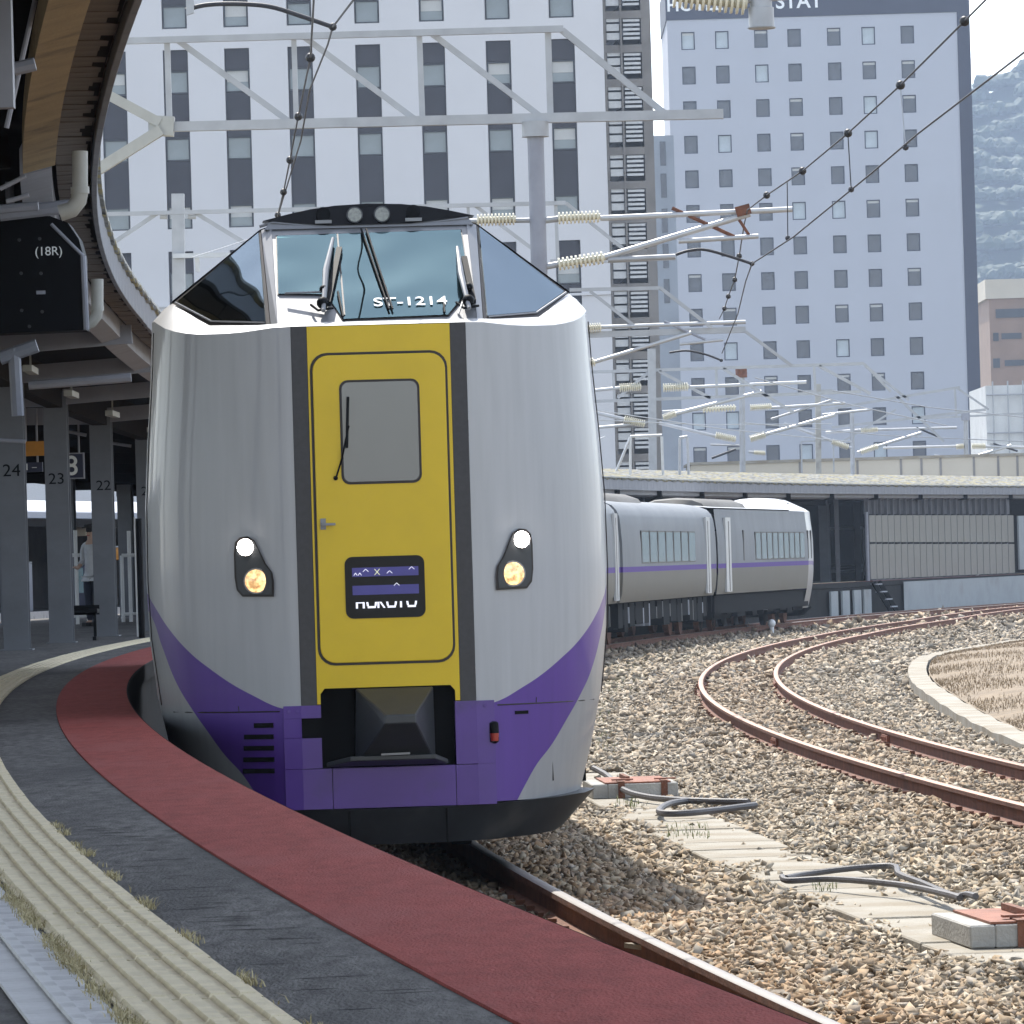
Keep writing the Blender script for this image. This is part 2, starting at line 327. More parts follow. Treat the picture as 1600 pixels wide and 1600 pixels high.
def bed_z(dr):                                               # ballast surface height against radius - R1 (outward positive)
    xs = [-60, -7.7, -6.3, -4.1, -3.2, -2.0, -1.0, .9, 1.5]; zs = [-.38, -.30, -.17, -.17, -.22, -.22, -.18, -.18, -.22]
    return np.interp(dr, xs, zs)
def make_stones():
    boxes = []
    # candidate points drawn in wedge strips seen by the camera
    def draw(n, y0, y1, size, minr=-7.6, maxr=1.4):
        Y = y0 + (y1 - y0) * rng.random(n) ; half = .098 * Y + 1.2
        X = (rng.random(n) * 2 - .75) * half
        dr = np.hypot(X - CX, Y - CY) - R1
        k = (dr > minr - (Y > 60) * 1.5 - (Y > 80) * 1.2) & (dr < maxr) & (X > -.10 * Y - .5)
        k &= ~((dr > -2.76 + .12 * np.sin(Y * 1.7)) & (dr < -2.27 + .12 * np.sin(Y * 1.3 + 1)) & (Y > 26.5) & (Y < 55) & (rng.random(n) < .955))
        for rr in (0.565, -0.565, R2 - R1 + .565, R2 - R1 - .565): k &= ~(np.abs(dr - rr) < .055)
        return X[k], Y[k], dr[k], size * (.6 + .75 * rng.random(k.sum()))
    parts = [draw(100000, 12, 31, .033), draw(110000, 30, 56, .038), draw(84000, 55, 92, .050), draw(46000, 90, 150, .08), draw(10000, 150, 215, .125)]
    X = np.concatenate([p[0] for p in parts]); Y = np.concatenate([p[1] for p in parts]); DR = np.concatenate([p[2] for p in parts]); S = np.concatenate([p[3] for p in parts])
    n = len(X); Z = bed_z(DR) + (rng.random(n) - .35) * S * .9 + np.clip(np.sin(X * 2.1 + Y * .8) * np.sin(Y * 1.3 - X), -1, 1) * .025
    base = np.array([(-1, -1, -1), (1, -1, -1), (1, 1, -1), (-1, 1, -1), (-1, -1, 1), (1, -1, 1), (1, 1, 1), (-1, 1, 1)], float) * .5
    V = base[None] * S[:, None, None]
    V = V * np.stack([.9 + .8 * rng.random(n), .8 + .6 * rng.random(n), .28 + .38 * rng.random(n)], 1)[:, None, :]
    V = V * (.45 + .75 * rng.random((n, 8, 1)))
    V += (rng.random((n, 8, 3)) - .5) * S[:, None, None] * .35
    q = rng.normal(size=(n, 4)); q[:, 1:3] *= .32; q /= np.linalg.norm(q, axis=1)[:, None]; w, x, y, z = q.T
    Rm = np.stack([1 - 2 * (y * y + z * z), 2 * (x * y - z * w), 2 * (x * z + y * w), 2 * (x * y + z * w), 1 - 2 * (x * x + z * z), 2 * (y * z - x * w), 2 * (x * z - y * w), 2 * (y * z + x * w), 1 - 2 * (x * x + y * y)], 1).reshape(n, 3, 3)
    V = np.einsum('nij,nkj->nki', Rm, V) + np.stack([X, Y, Z], 1)[:, None, :]
    F = np.array([(0, 3, 2, 1), (4, 5, 6, 7), (0, 1, 5, 4), (1, 2, 6, 5), (2, 3, 7, 6), (3, 0, 4, 7)])
    tri = np.concatenate([F[:, [0, 1, 2]], F[:, [0, 2, 3]]]); T = (tri[None] + (np.arange(n) * 8)[:, None, None]).reshape(-1, 3)
    me = bpy.data.meshes.new('ballast'); me.vertices.add(n * 8); me.vertices.foreach_set('co', V.reshape(-1).astype(np.float32))
    me.loops.add(T.size); me.loops.foreach_set('vertex_index', T.reshape(-1).astype(np.int32))
    me.polygons.add(len(T)); me.polygons.foreach_set('loop_start', (np.arange(len(T)) * 3).astype(np.int32))
    me.update(calc_edges=True)
    # each stone's own colour: grey-buff to brown, rusty beside the rails
    pal = np.array([(.36, .295, .21), (.31, .25, .175), (.40, .34, .25), (.25, .205, .15), (.33, .25, .165), (.29, .26, .215), (.44, .385, .30)])
    c = pal[rng.integers(0, len(pal), n)] * (.82 + .36 * rng.random((n, 1)))
    gf = np.clip((Y - 35) / 60, 0, .32)[:, None]; c = c * (1 - gf) + gf * (c.mean(1, keepdims=True) * np.array([1.16, 1.02, .84]))
    rust = .8 * np.clip(1.0 - np.minimum(np.abs(DR + .95) * .75, np.minimum(np.abs(DR - .2) * .9, np.abs(DR - (R2 - R1)) * .55)), 0, 1) * np.clip(rng.random(n) * 1.1, 0, 1) * np.where(Y < 45, 1, .55)
    c = c * (1 - rust[:, None]) + rust[:, None] * np.array([.31, .185, .095]) * (.7 + .6 * rng.random((n, 1)))
    at_ = me.attributes.new('stone_colour', 'FLOAT_COLOR', 'POINT'); col = np.ones((n, 8, 4), np.float32); col[:, :, :3] = c[:, None, :]; at_.data.foreach_set('color', col.reshape(-1))
    m = bpy.data.materials.new('ballast_stone'); m.use_nodes = True; nt = m.node_tree; b = nt.nodes['Principled BSDF']; b.inputs['Roughness'].default_value = .9; b.inputs['Specular IOR Level'].default_value = .25
    an = nt.nodes.new('ShaderNodeAttribute'); an.attribute_name = 'stone_colour'
    tc = nt.nodes.new('ShaderNodeTexCoord'); nz = nt.nodes.new('ShaderNodeTexNoise'); nz.inputs['Scale'].default_value = 45; nt.links.new(tc.outputs['Object'], nz.inputs[0])
    mr = nt.nodes.new('ShaderNodeMapRange'); mr.inputs[3].default_value = .65; mr.inputs[4].default_value = 1.3; nt.links.new(nz.outputs[0], mr.inputs[0])
    mx = nt.nodes.new('ShaderNodeMix'); mx.data_type = 'RGBA'; mx.blend_type = 'MULTIPLY'; mx.inputs[0].default_value = 1; nt.links.new(an.outputs['Color'], mx.inputs[6]); nt.links.new(mr.outputs[0], mx.inputs[7]); nt.links.new(mx.outputs[2], b.inputs['Base Color'])
    me.materials.append(m); o = bpy.data.objects.new('ballast', me); link(o)
    tag(o, 'loose buff and brown crushed stone around the tracks', None, None, 'stuff')
    return n
N_STONES = make_stones()

# ------------------------------------------------------------------ tracks
def track_radius2(a):                                        # track 2 drifts towards track 1 in the distance
    Y = CY + R2 * math.sin(a); return R2 + np.interp(Y, [0, 130, 155, 180, 240], [0, 0, .45, 2.1, 3.4])
def rail_rows(Rf, a0, a1, n, prof, off):
    rows = []
    for i in range(n + 1):
        a = a0 + (a1 - a0) * i / n; R = Rf(a) + off; rows.append([arc(R + dx, a, z) for dx, z in prof])
    return rows
SIDE = [(-.06, -.155), (-.06, -.142), (-.012, -.125), (-.012, -.045), (-.034, -.036), (-.034, -.006)]
TOP = [(-.034, -.006), (-.022, 0), (.022, 0), (.034, -.006)]
SIDE2 = [(-x, z) for x, z in SIDE][::-1]
def track(Rf, y0, y1, label, mt, worn):
    t = root('railway_track', (0, 0, 0), label, None, None, 0, 'structure')
    a0, a1 = angY(R1, y0), angY(R1, y1); n = 170
    for off in (.565, -.565):
        m = MB(); m.grid(rail_rows(Rf, a0, a1, n, SIDE, off), 0); m.grid(rail_rows(Rf, a0, a1, n, TOP, off), 1); m.grid(rail_rows(Rf, a0, a1, n, SIDE2, off), 0)
        m.build('rail', [M_rust, mt], t, smooth=30)
    sl = MB(); sl.box(-1.02, 1.02, -.11, .11, -.34, -.178); sl.box(-.70, -.43, -.075, .075, -.178, -.152); sl.box(.43, .70, -.075, .075, -.178, -.152)
    first = None; cl = MB(); k = 0; s = y0
    while s < min(y1, 190):
        a = angY(R1, s); p = arc(Rf(a), a)
        if first is None: first = sl.build('sleeper', M_sleeper, t, loc=p); first.rotation_euler = (0, 0, -a)
        else: inst(first, t, p, -a)
        rad = Vector((-math.cos(a), math.sin(a), 0)); tg = Vector((math.sin(a), math.cos(a), 0))
        for off in (.565, -.565):
            for sd in (-.085, .085): cl.obox(p + rad * (off + sd * .9) + Vector((0, 0, -.14)), rad * .02 * random.uniform(.7, 1.3), tg * .022 * random.uniform(.6, 1.4), (0, 0, .018 * random.uniform(.6, 1.5)))
        s += .62
    o = cl.build('rail_clip', M_rust, t, fix=False); o['kind'] = 'stuff'
    fp = MB()                                                # joint plates on the rail webs
    for off in (.565, -.565):
        for s in (worn):
            a = angY(R1, s); p = arc(Rf(a) + off, a); rad = Vector((-math.cos(a), math.sin(a), 0)); tg = Vector((math.sin(a), math.cos(a), 0))
            for sd in (-.026, .026):
                fp.obox(p + rad * sd + Vector((0, 0, -.085)), rad * .014, tg * .30, (0, 0, .035))
                for b in (-.2, -.07, .07, .2): fp.obox(p + rad * sd * 1.8 + tg * b + Vector((0, 0, -.085)), rad * .012, tg * .016, (0, 0, .016))
    if fp.v: fp.build('joint_plate', M_rust_lt, t)
    return t
track(lambda a: R1, 8, 230, 'main railway track the express stands on, bright rail beside the red platform edge', M_railtop, [17.2])
track(track_radius2, 28, 240, 'curved empty railway track with rusty rails right of the train', M_railtop_r, [58.5, 85])
# timber block wedge by the near rail
b = MB(); b.obox(atZ(1005, 1478, -.06), (.05, .02, 0), (-.04, .10, 0), (0, 0, .012))
tag(b.build('wood_block', M_conc_lt, fix=True), 'small pale block lying between the bright rail and the red platform edge', 'block')

# ------------------------------------------------------------------ cable trough, boxes, hoses, kerb
ct = root('cable_trough', arc(R1 - 2.5, angY(R1, 40)), 'flush concrete cable trough of weathered lid slabs running between the tracks', 'cable trough')
lid = MB(); lid.box(-.345, .345, -.49, .49, -.10, 0); lid0 = None
s = 27.5
while s < 54:
    a = angY(R1, s); p = arc(R1 - 2.51, a, -.185 + random.uniform(-.008, .008)) - ORG[ct.name][0]
    if lid0 is None: lid0 = lid.build('trough_lid', M_conc_lt, ct, loc=p, bevel=.008); lid0.rotation_euler = (0, 0, -a)
    else: inst(lid0, ct, p, -a + random.uniform(-.008, .008))
    s += .995
def junction_box(P, w, d, h, label):
    a = angY(R1, P.y); t = root('junction_box', P, label, 'junction box', 'concrete junction boxes beside the track', rz=-a)
    m = MB(); m.box(0, .13, 0, d, 0, h); m.build('end_wall', M_conc, t, bevel=.008)
    m = MB(); m.box(w - .13, w, 0, d, 0, h); m.build('end_wall', M_conc, t, bevel=.008)
    m = MB(); m.box(.13, w - .13, 0, .10, 0, h); m.build('side_wall', M_conc, t, bevel=.006)
    m = MB(); m.box(.13, w - .13, d - .10, d, 0, h); m.build('side_wall', M_conc, t, bevel=.006)
    m = MB(); m.box(.11, w - .06, .02, d - .02, h + .002, h + .014); m.build('lid', M_rust_lt, t)
    for fx in (.30, .80):
        m = MB(); m.box(w * fx, w * fx + .055, -.012, -.001, 0, h + .014); m.box(w * fx, w * fx + .055, -.012, .2, h + .016, h + .022); m.build('strap', M_rust, t)
        m = MB(); m.box(w * fx - .04, w * fx + .14, .16, .23, h + .024, h + .036); m.build('hinge_plate', M_rust_lt, t)
    m = MB(); m.box(w * .42, w * .47, d * .25, d * .85, h + .016, h + .05); m.build('lid_handle', M_rust, t)
    return t
p = atZ(1516, 1478, -.175); junction_box(Vector((p.x, p.y, -.19)), .80, 1.12, .115, 'near concrete junction box with a rusty steel lid, at the right edge')
p = atZ(926, 1246, -.175); junction_box(Vector((p.x, p.y, -.19)), .72, 1.25, .12, 'far concrete junction box with a rusty lid, right beside the train skirt')
def hose(pts, r, z, label):
    P = []
    for x, y, dz in pts:
        q = atZ(x, y, z); P.append(Vector((q.x, q.y, z + dz)))
    # resample with Catmull-Rom
    Q = []
    for i in range(len(P) - 1):
        p0, p1, p2, p3 = P[max(i - 1, 0)], P[i], P[i + 1], P[min(i + 2, len(P) - 1)]
        for k in range(6):
            t = k / 6; Q.append(.5 * ((2 * p1) + (p2 - p0) * t + (2 * p0 - 5 * p1 + 4 * p2 - p3) * t * t + (3 * p1 - p0 - 3 * p2 + p3) * t ** 3))
    Q.append(P[-1]); m = MB(); m.tube(Q, r, 8)
    tag(m.build('cable_hose', M_hose, None, smooth=True), label, 'hose', 'hoses lying on the trough lids')
hose([(1228, 1372, 0), (1260, 1366, 0), (1330, 1362, .02), (1395, 1361, .03), (1405, 1374, .03), (1440, 1385, .02), (1490, 1408, .03), (1512, 1412, .05), (1525, 1418, .06)], .019, -.125, 'upper strand of the near grey hose, bending beside the rusty junction box')
hose([(1222, 1370, 0), (1232, 1376, 0), (1290, 1376, .01), (1350, 1382, .02), (1420, 1390, .02), (1480, 1406, .03), (1500, 1412, .03)], .019, -.125, 'lower strand of the near grey hose lying across the trough lids')
hose([(928, 1218, .10), (948, 1222, .06), (975, 1238, .02), (1010, 1245, 0), (1060, 1250, 0), (1110, 1252, 0), (1170, 1253, 0)], .026, -.135, 'upper strand of the far black hose running from behind the train skirt')
hose([(1075, 1251, 0), (1045, 1256, .0), (1030, 1266, 0), (1040, 1271, 0), (1090, 1269, 0), (1180, 1258, 0)], .026, -.135, 'looped lower strand of the far black hose on the trough lids')
# kerb and dry grass mound on the right
kp = [(5.6, 44), (5.05, 52), (5.02, 60), (5.2, 68), (5.6, 79), (5.95, 87), (6.6, 97), (7.5, 107), (8.9, 115), (11, 125), (14, 137), (18, 152)]
def smooth_path(pts, n=6):
    P = [Vector((x, y, 0)) for x, y in pts]; Q = []
    for i in range(len(P) - 1):
        p0, p1, p2, p3 = P[max(i - 1, 0)], P[i], P[i + 1], P[min(i + 2, len(P) - 1)]
        for k in range(n):
            t = k / n; Q.append(.5 * ((2 * p1) + (p2 - p0) * t + (2 * p0 - 5 * p1 + 4 * p2 - p3) * t * t + (3 * p1 - p0 - 3 * p2 + p3) * t ** 3))
    return Q + [P[-1]]
KP = smooth_path(kp)
rows = []
for i, p in enumerate(KP):
    t = (KP[min(i + 1, len(KP) - 1)] - KP[max(i - 1, 0)]).normalized(); nrm = Vector((t.y, -t.x, 0)); j = .012 * math.sin(i * 2.3)
    rows.append([p + Vector((0, 0, -.5)), p + Vector((0, 0, -.13 + j)), p + nrm * .03 + Vector((0, 0, -.12 + j)), p + nrm * .30 + Vector((0, 0, -.12 + j)), p + nrm * .32 + Vector((0, 0, -.5))])
k = MB(); k.grid(rows)
tag(k.build('kerb', M_conc_lt, None), 'low white concrete kerb curving round the dry grass patch on the right', 'kerb')
k = MB(); rows = []
for i, p in enumerate(KP):
    t = (KP[min(i + 1, len(KP) - 1)] - KP[max(i - 1, 0)]).normalized(); nrm = Vector((t.y, -t.x, 0))
    rows.append([p + nrm * d + Vector((0, 0, z)) for d, z in ((.34, -.14), (1.0, -.06), (3, .05), (8, .1), (30, 0), (80, -.3))])
k.grid(rows); tag(k.build('dry_ground', M_dry, None), 'bare dry earth behind the white kerb', None, None, 'structure')
def blades(name, pts, h, w, m, label, lean=.5, segs=1):
    n = len(pts); pts = np.asarray(pts, float); a = rng.random(n) * 6.283; hh = h * (.45 + .8 * rng.random(n)); ww = w * (.6 + .8 * rng.random(n))
    d = np.stack([np.cos(a), np.sin(a), np.zeros(n)], 1); e = np.stack([-np.sin(a), np.cos(a), np.zeros(n)], 1)
    ln = (rng.random(n) * lean)[:, None]
    up = np.array([0, 0, 1.0])
    b0 = pts - d * ww[:, None] / 2; b1 = pts + d * ww[:, None] / 2
    mid = pts + (up + e * ln * .6) * hh[:, None] * .6; m0 = mid - d * ww[:, None] * .35; m1 = mid + d * ww[:, None] * .35
    tip = pts + (up * .95 + e * ln * 1.5) * hh[:, None]
    V = np.stack([b0, b1, m1, m0, tip], 1).reshape(-1, 3); F = []
    for i in range(n): F += [(i * 5, i * 5 + 1, i * 5 + 2, i * 5 + 3), (i * 5 + 3, i * 5 + 2, i * 5 + 4)]
    me = bpy.data.meshes.new(name); me.from_pydata(V.tolist(), [], F); me.materials.append(m); o = bpy.data.objects.new(name, me); link(o)
    return tag(o, label, None, None, 'stuff')
P = []
for _ in range(60000):
    i = random.randrange(len(KP) - 1); p = KP[i].lerp(KP[i + 1], random.random()); t = (KP[i + 1] - KP[i]).normalized(); nrm = Vector((t.y, -t.x, 0))
    d = .36 + 7 * random.random() ** 1.5; q = p + nrm * d; z = np.interp(d, [.34, 1, 3, 8], [-.14, -.06, .05, .1])
    if math.sin(q.x * 1.7 + q.y * .5) + math.sin(q.y * .9 - q.x) + random.uniform(-1.2, 1.2) > -.3: P.append((q.x, q.y, z))
blades('dry_grass', P, .055, .009, M_drygrass, 'dry straw coloured grass behind the white kerb', .9)
P = []
for (x0, y0, x1, y1, n) in ((952, 1030, 1010, 1090, 700), (1000, 1000, 1100, 1030, 500), (930, 1130, 960, 1180, 60), (1290, 975, 1420, 962, 420), (1100, 995, 1240, 978, 300), (960, 1250, 1010, 1262, 50), (1040, 1290, 1110, 1310, 90), (1270, 1380, 1310, 1392, 40), (920, 1065, 960, 1130, 160)):
    for _ in range(n):
        q = atZ(random.uniform(x0, x1), random.uniform(min(y0, y1), max(y0, y1)), -.18); dr = math.hypot(q.x - CX, q.y - CY) - R1
        if -7.5 < dr < -1.3: P.append((q.x, q.y, -.2))
blades('track_weeds', P, .07, .007, M_weed_g, 'sparse yellow green weeds growing through the stones', .8)
# ------------------------------------------------------------------ platform
PA0, PA1 = angY(RP, 2), angY(RP, 235)
plat = root('station_platform', (0, 0, 0), 'curved island platform with red, grey and yellow surface bands', None, None, 0, 'structure')
m = MB(); m.grid(strip(RP + .49, RP + 9, HP, PA0, PA1, 160)); m.grid(strip(RP + .0, RP + .5, HP - .006, PA0, PA1, 160)); m.build('asphalt_surface', M_asphalt, plat)
m = MB(); ring(m, [(RP + .006, HP - .02), (RP + .006, HP + .006), (RP + .487, HP + .006), (RP + .487, HP - .02)], PA0, PA1, 220); m.build('red_edge_strip', M_red, plat)
m = MB(); ring(m, [(RP + .03, -.5), (RP + .03, HP - .16), (RP - .006, HP - .15), (RP - .006, HP - .002), (RP + .004, HP + .0065), (RP + .02, HP - .05), (RP + .2, HP - .2), (RP + .2, -.5)], PA0, PA1, 220); m.build('edge_wall', M_gap_shade, plat)
m = MB(); ring(m, [(RP + 8.9, -.5), (RP + 8.9, HP - .01), (RP + 9.02, HP + .004), (RP + 9.02, -.5)], PA0, PA1, 120); m.build('far_edge_wall', M_conc_lt, plat)
cr = MB()
for _ in range(150):
    Y = random.uniform(9, 34); a = angY(RP, Y); r0 = RP + random.uniform(.50, .70); L_ = random.uniform(.05, .16); w_ = random.uniform(.004, .011); ph = random.uniform(-.25, .25)
    pts = [(r0 + L_ * k / 4, (random.uniform(-.3, .3) + ph * k) * .02, w_ * (1 - abs(k - 2) / 2.6)) for k in range(5)]
    vs_ = []
    for R_, dy, ww_ in pts: vs_ += [arc(R_, a + (dy - ww_) / RP, HP + .0006), arc(R_, a + (dy + ww_) / RP, HP + .0006)]
    cr.add(vs_, [(2 * k, 2 * k + 2, 2 * k + 3, 2 * k + 1) for k in range(4)])
o = cr.build('surface_crack', mat('crack_filler', (.022, .022, .023), .95, spec=.05), plat); o['kind'] = 'stuff'
# yellow tactile tiles, each a tile with five raised bars
TL = .60
m = MB(); m.box(-.146, .146, -TL / 2 + .008, TL / 2 - .008, -.02, 0)
for k in range(5):
    x = -.116 + k * .058; zb, zt = -.001, .0085
    m.hexa([(x - .020, -TL / 2 + .006, zb), (x + .020, -TL / 2 + .006, zb), (x + .020, TL / 2 - .006, zb), (x - .020, TL / 2 - .006, zb), (x - .014, -TL / 2 + .014, zt), (x + .014, -TL / 2 + .014, zt), (x + .014, TL / 2 - .014, zt), (x - .014, TL / 2 - .014, zt)])
tile0 = None; kt = 0; rt = RP + 1.012; s = -61.0
while s < 14:
    a = s / rt; p = arc(rt + random.uniform(-.0009, .0009), a, HP + .008 + random.uniform(-.0012, .0012))
    if tile0 is None: tile0 = m.build('tactile_tile', M_yellow_tile, plat, loc=p); o = tile0
    else: o = inst(tile0, plat, p)
    o.rotation_euler = (random.uniform(-.0015, .0015), random.uniform(-.003, .003), -a + random.uniform(-.0012, .0012)); kt += 1; s += TL + (.034 if kt % 7 == 0 else .003)
m = MB(); ring(m, [(RP + .862, HP - .01), (RP + .862, HP + .007), (RP + 1.162, HP + .007), (RP + 1.162, HP - .01)], 14 / rt, PA1, 120); m.build('tactile_strip', M_yellow_tile, plat)
m = MB(); m.box(-.085, .085, -.148, .148, -.02, .002); m.box(-.012, .016, -.148, .148, .002, .012)
w0 = None; rt = RP + 1.262; s = -62.0
while s < -40:
    a = s / rt; p = arc(rt, a, HP + .006)
    if w0 is None: w0 = m.build('white_edge_tile', M_white_tile, plat, loc=p); o = w0
    else: o = inst(w0, plat, p)
    o.rotation_euler = (0, 0, -a); s += .302
P = []
for _ in range(5200):
    Y = random.choice([random.uniform(10, 15.5), random.uniform(10, 21)]); a = angY(RP, Y); r = random.choice([1.172, 1.172, 1.176]) + random.gauss(0, .012)
    if math.sin(Y * 3.1) + math.sin(Y * 7.7) + random.uniform(-1.5, 2.0) > .1:
        q = arc(RP + r, a, HP); P.append((q.x, q.y, HP + .004))
for _ in range(2600):
    Y = random.uniform(10, 20); a = angY(RP, Y)
    if math.sin(Y * 4.3 + 1) + math.sin(Y * 9.1) + random.uniform(-.9, .5) > .5:
        q = arc(RP + .862 + random.gauss(-.008, .012), a, HP); P.append((q.x, q.y, HP + .002))
blades('platform_weeds', P, .020, .0035, M_weed, 'dry weeds growing along the seams of the yellow tiles', 1.3)
# ------------------------------------------------------------------ canopy over the platform
def zc(a):
    Y = CY + RP * math.sin(a); return float(np.interp(Y, [0, 60, 140, 205, 260], [4.45, 4.45, 3.60, 3.78, 3.9]))
can = root('platform_canopy', (0, 0, 0), 'long curved platform canopy with grey fascia, dark underside and numbered grey columns', 'canopy')
CA0, CA1 = angY(RP, 3), angY(RP, 232)
def swept(prof, a0, a1, n, closed=True, f=zc):
    mb = MB(); rows = []
    for i in range(n + 1):
        a = a0 + (a1 - a0) * i / n; z0 = f(a); r = [arc(RP + d, a, z0 + z) for d, z in prof]; rows.append(r + [r[0]] if closed else r)
    mb.grid(rows)
    if closed: mb.add(rows[0][:-1], [tuple(range(len(prof)))]); mb.add(rows[-1][:-1], [tuple(range(len(prof)))])
    return mb
# corrugated roof sheet: ribs run across, so the edge shows a row of wave ends
mb = MB(); n = 2600; prof = [(.085, .275), (.6, .35), (2.2, .56), (4.4, .80), (4.6, .80), (9.2, .2)]
rows = []
for i in range(n + 1):
    a = CA0 + (CA1 - CA0) * i / n; z0 = zc(a); w = .026 * (1 if i % 2 else -1) + .016 * math.sin(i * 12.9898) 
    rows.append([arc(RP + d, a, z0 + z + w) for d, z in prof])
mb.grid(rows); mb.build('roof_sheet', M_roofsheet, can, fix=False)
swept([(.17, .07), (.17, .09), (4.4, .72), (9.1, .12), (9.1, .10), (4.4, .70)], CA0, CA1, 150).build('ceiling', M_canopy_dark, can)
swept([(.40, -.12), (.60, -.17), (.60, .0), (.56, .08), (.40, .08)], CA0, angY(RP, 35.5), 40).build('tan_girder', M_tan, can)
swept([(.42, -.10), (.62, -.15), (.62, .02), (.58, .10), (.42, .10)], angY(RP, 36), CA1, 110).build('edge_girder', M_steel_grey, can)
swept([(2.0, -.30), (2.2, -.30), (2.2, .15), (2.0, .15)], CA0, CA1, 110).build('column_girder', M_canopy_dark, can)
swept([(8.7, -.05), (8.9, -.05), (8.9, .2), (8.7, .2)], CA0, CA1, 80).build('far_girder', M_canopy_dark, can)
swept([(.09, .30), (.16, .30), (.16, .33), (.09, .33)], CA0, CA1, 120).build('gutter', M_pipe, can)
# fascia panels and soffit boards, one object each
fl = 1.0; fm = MB(); fm.box(-.02, .02, -fl / 2 + .008, fl / 2 - .008, 0, .27); f0 = None
a = CA0; rf = RP + .135
while a < CA1:
    p = arc(rf, a, zc(a) + .0)
    if f0 is None: f0 = fm.build('fascia_panel', M_fascia, can, loc=p, bevel=.004); o = f0
    else: o = inst(f0, can, p)
    o.rotation_euler = (0, 0, -a); a += fl / rf
sm = MB(); sm.box(-.115, .115, -.148, .148, 0, .018); s0 = None; a = angY(RP, 22); k = 0
while a < angY(RP, 75):
    p = arc(RP + .275, a, zc(a) + .075 + random.uniform(-.006, .006))
    if s0 is None: s0 = sm.build('soffit_board', M_brownrib, can, loc=p, bevel=.003); o = s0
    else: o = inst(s0, can, p)
    o.rotation_euler = (0, random.uniform(-.03, .03), -a); a += .305 / RP
# columns (H section) with cross beams
cm = MB(); cm.box(-.15, .15, -.15, -.125, 0, 3.55); cm.box(-.15, .15, .125, .15, 0, 3.55); cm.box(-.012, .012, -.125, .125, 0, 3.55); cm.box(-.19, .19, -.19, .19, 0, .02)
c0 = None; num = 29; Y = 34.0 - .6
colY = [68.2 - 6.65 * k for k in range(6, 0, -1)] + [68.2 + 6.55 * k for k in range(0, 22)]
for i, Y in enumerate(colY):
    R = RP + 2.1; a = angY(R, Y); p = arc(R, a, HP)
    if c0 is None: c0 = cm.build('column', M_col, can, loc=p); o = c0
    else: o = inst(c0, can, p)
    o.rotation_euler = (0, 0, -a); o.scale = (1, 1, (zc(a) - HP - .1) / 3.55)
    num = 24 - (i - 6)
    if 20 <= num <= 25:
        t = text('column_number', str(num), .22, Matrix.Rotation(math.pi / 2, 4, 'X'), M_black, o); t.location = (0.0 if num > 22 else .03, -.1535, (3.07 - HP) / o.scale[2])
        o['label'] = 'column numbered %d' % num
    bm_ = MB(); rad = Vector((-math.cos(a), math.sin(a), 0)); z = zc(a)
    bm_.bar(arc(RP + (.3 if i >= 5 else .68), a, z - .06), arc(RP + 2.1, a, z - .16), .12, .2); bm_.bar(arc(RP + 2.1, a, z - .16), arc(RP + 8.8, a, z - .05), .14, .24)
    bm_.build('cross_beam', M_steel_grey if 5 <= i < 9 else M_canopy_dark, can)
    a2 = angY(RP + 7.2, Y); inst(c0, can, arc(RP + 7.2, a2, HP), -a2).scale = (1, 1, (zc(a) - HP - .1) / 3.55)
    if 3 <= i <= 11:
        lm = MB(); q = arc(RP + 1.5, a + .004, z - .35); tg = Vector((math.sin(a), math.cos(a), 0)); lm.bar(q - tg * .6, q + tg * .6, .1, .07); lm.bar(q, q + Vector((0, 0, .35)), .02)
        lm.build('lamp_fitting', M_pipe, can)
for k, (x0, y0, y1, Y) in enumerate([(125, 236, 300, 33.2), (152, 436, 484, 46.5)]):
    m = MB(); p0, p1 = at(x0, y0, Y), at(x0, y1, Y); m.tube([p0, p1], .045 if k == 0 else .05, 12)
    q = [p1 + Vector((0, 0, -.0)), p1 + Vector((-.01, 0, -.05)), p1 + Vector((-.05, 0, -.10)), p1 + Vector((-.12, 0, -.12))]; m.tube(q, .048, 12)
    m.tube([p1 + Vector((0, 0, .03)), p1 + Vector((0, 0, -.01))], .054, 12)
    m.build('drain_pipe', M_pipe, can, smooth=True)
for (x0, y0, x1, y1, Y, r) in [(0, 335, 112, 322, 37, .045), (0, 327, 60, 322, 36, .03), (0, 560, 58, 540, 50, .06), (22, 545, 28, 650, 50, .055), (45, 602, 205, 590, 62, .05), (40, 690, 0, 688, 60, .02), (0, 295, 40, 275, 33, .014), (10, 315, 45, 305, 33, .014), (95, 672, 135, 680, 84, .025), (160, 690, 205, 697, 90, .025), (10, 200, 55, 0, 26, .012), (80, 350, 130, 400, 39, .012), (130, 400, 135, 515, 39, .02), (22, 108, 55, 100, 25, .03)]:
    m = MB(); m.tube([at(x0, y0, Y), at(x1, y1, Y)], r, 8); m.build('conduit', M_steel_grey, can, smooth=True)
m = MB(); p = at(2, 60, 24); m.box(p.x - .5, at(18, 60, 24).x, 24, 24.1, at(0, 168, 24).z, at(0, -40, 24).z); m.build('hanging_plate', M_steel_grey, can)
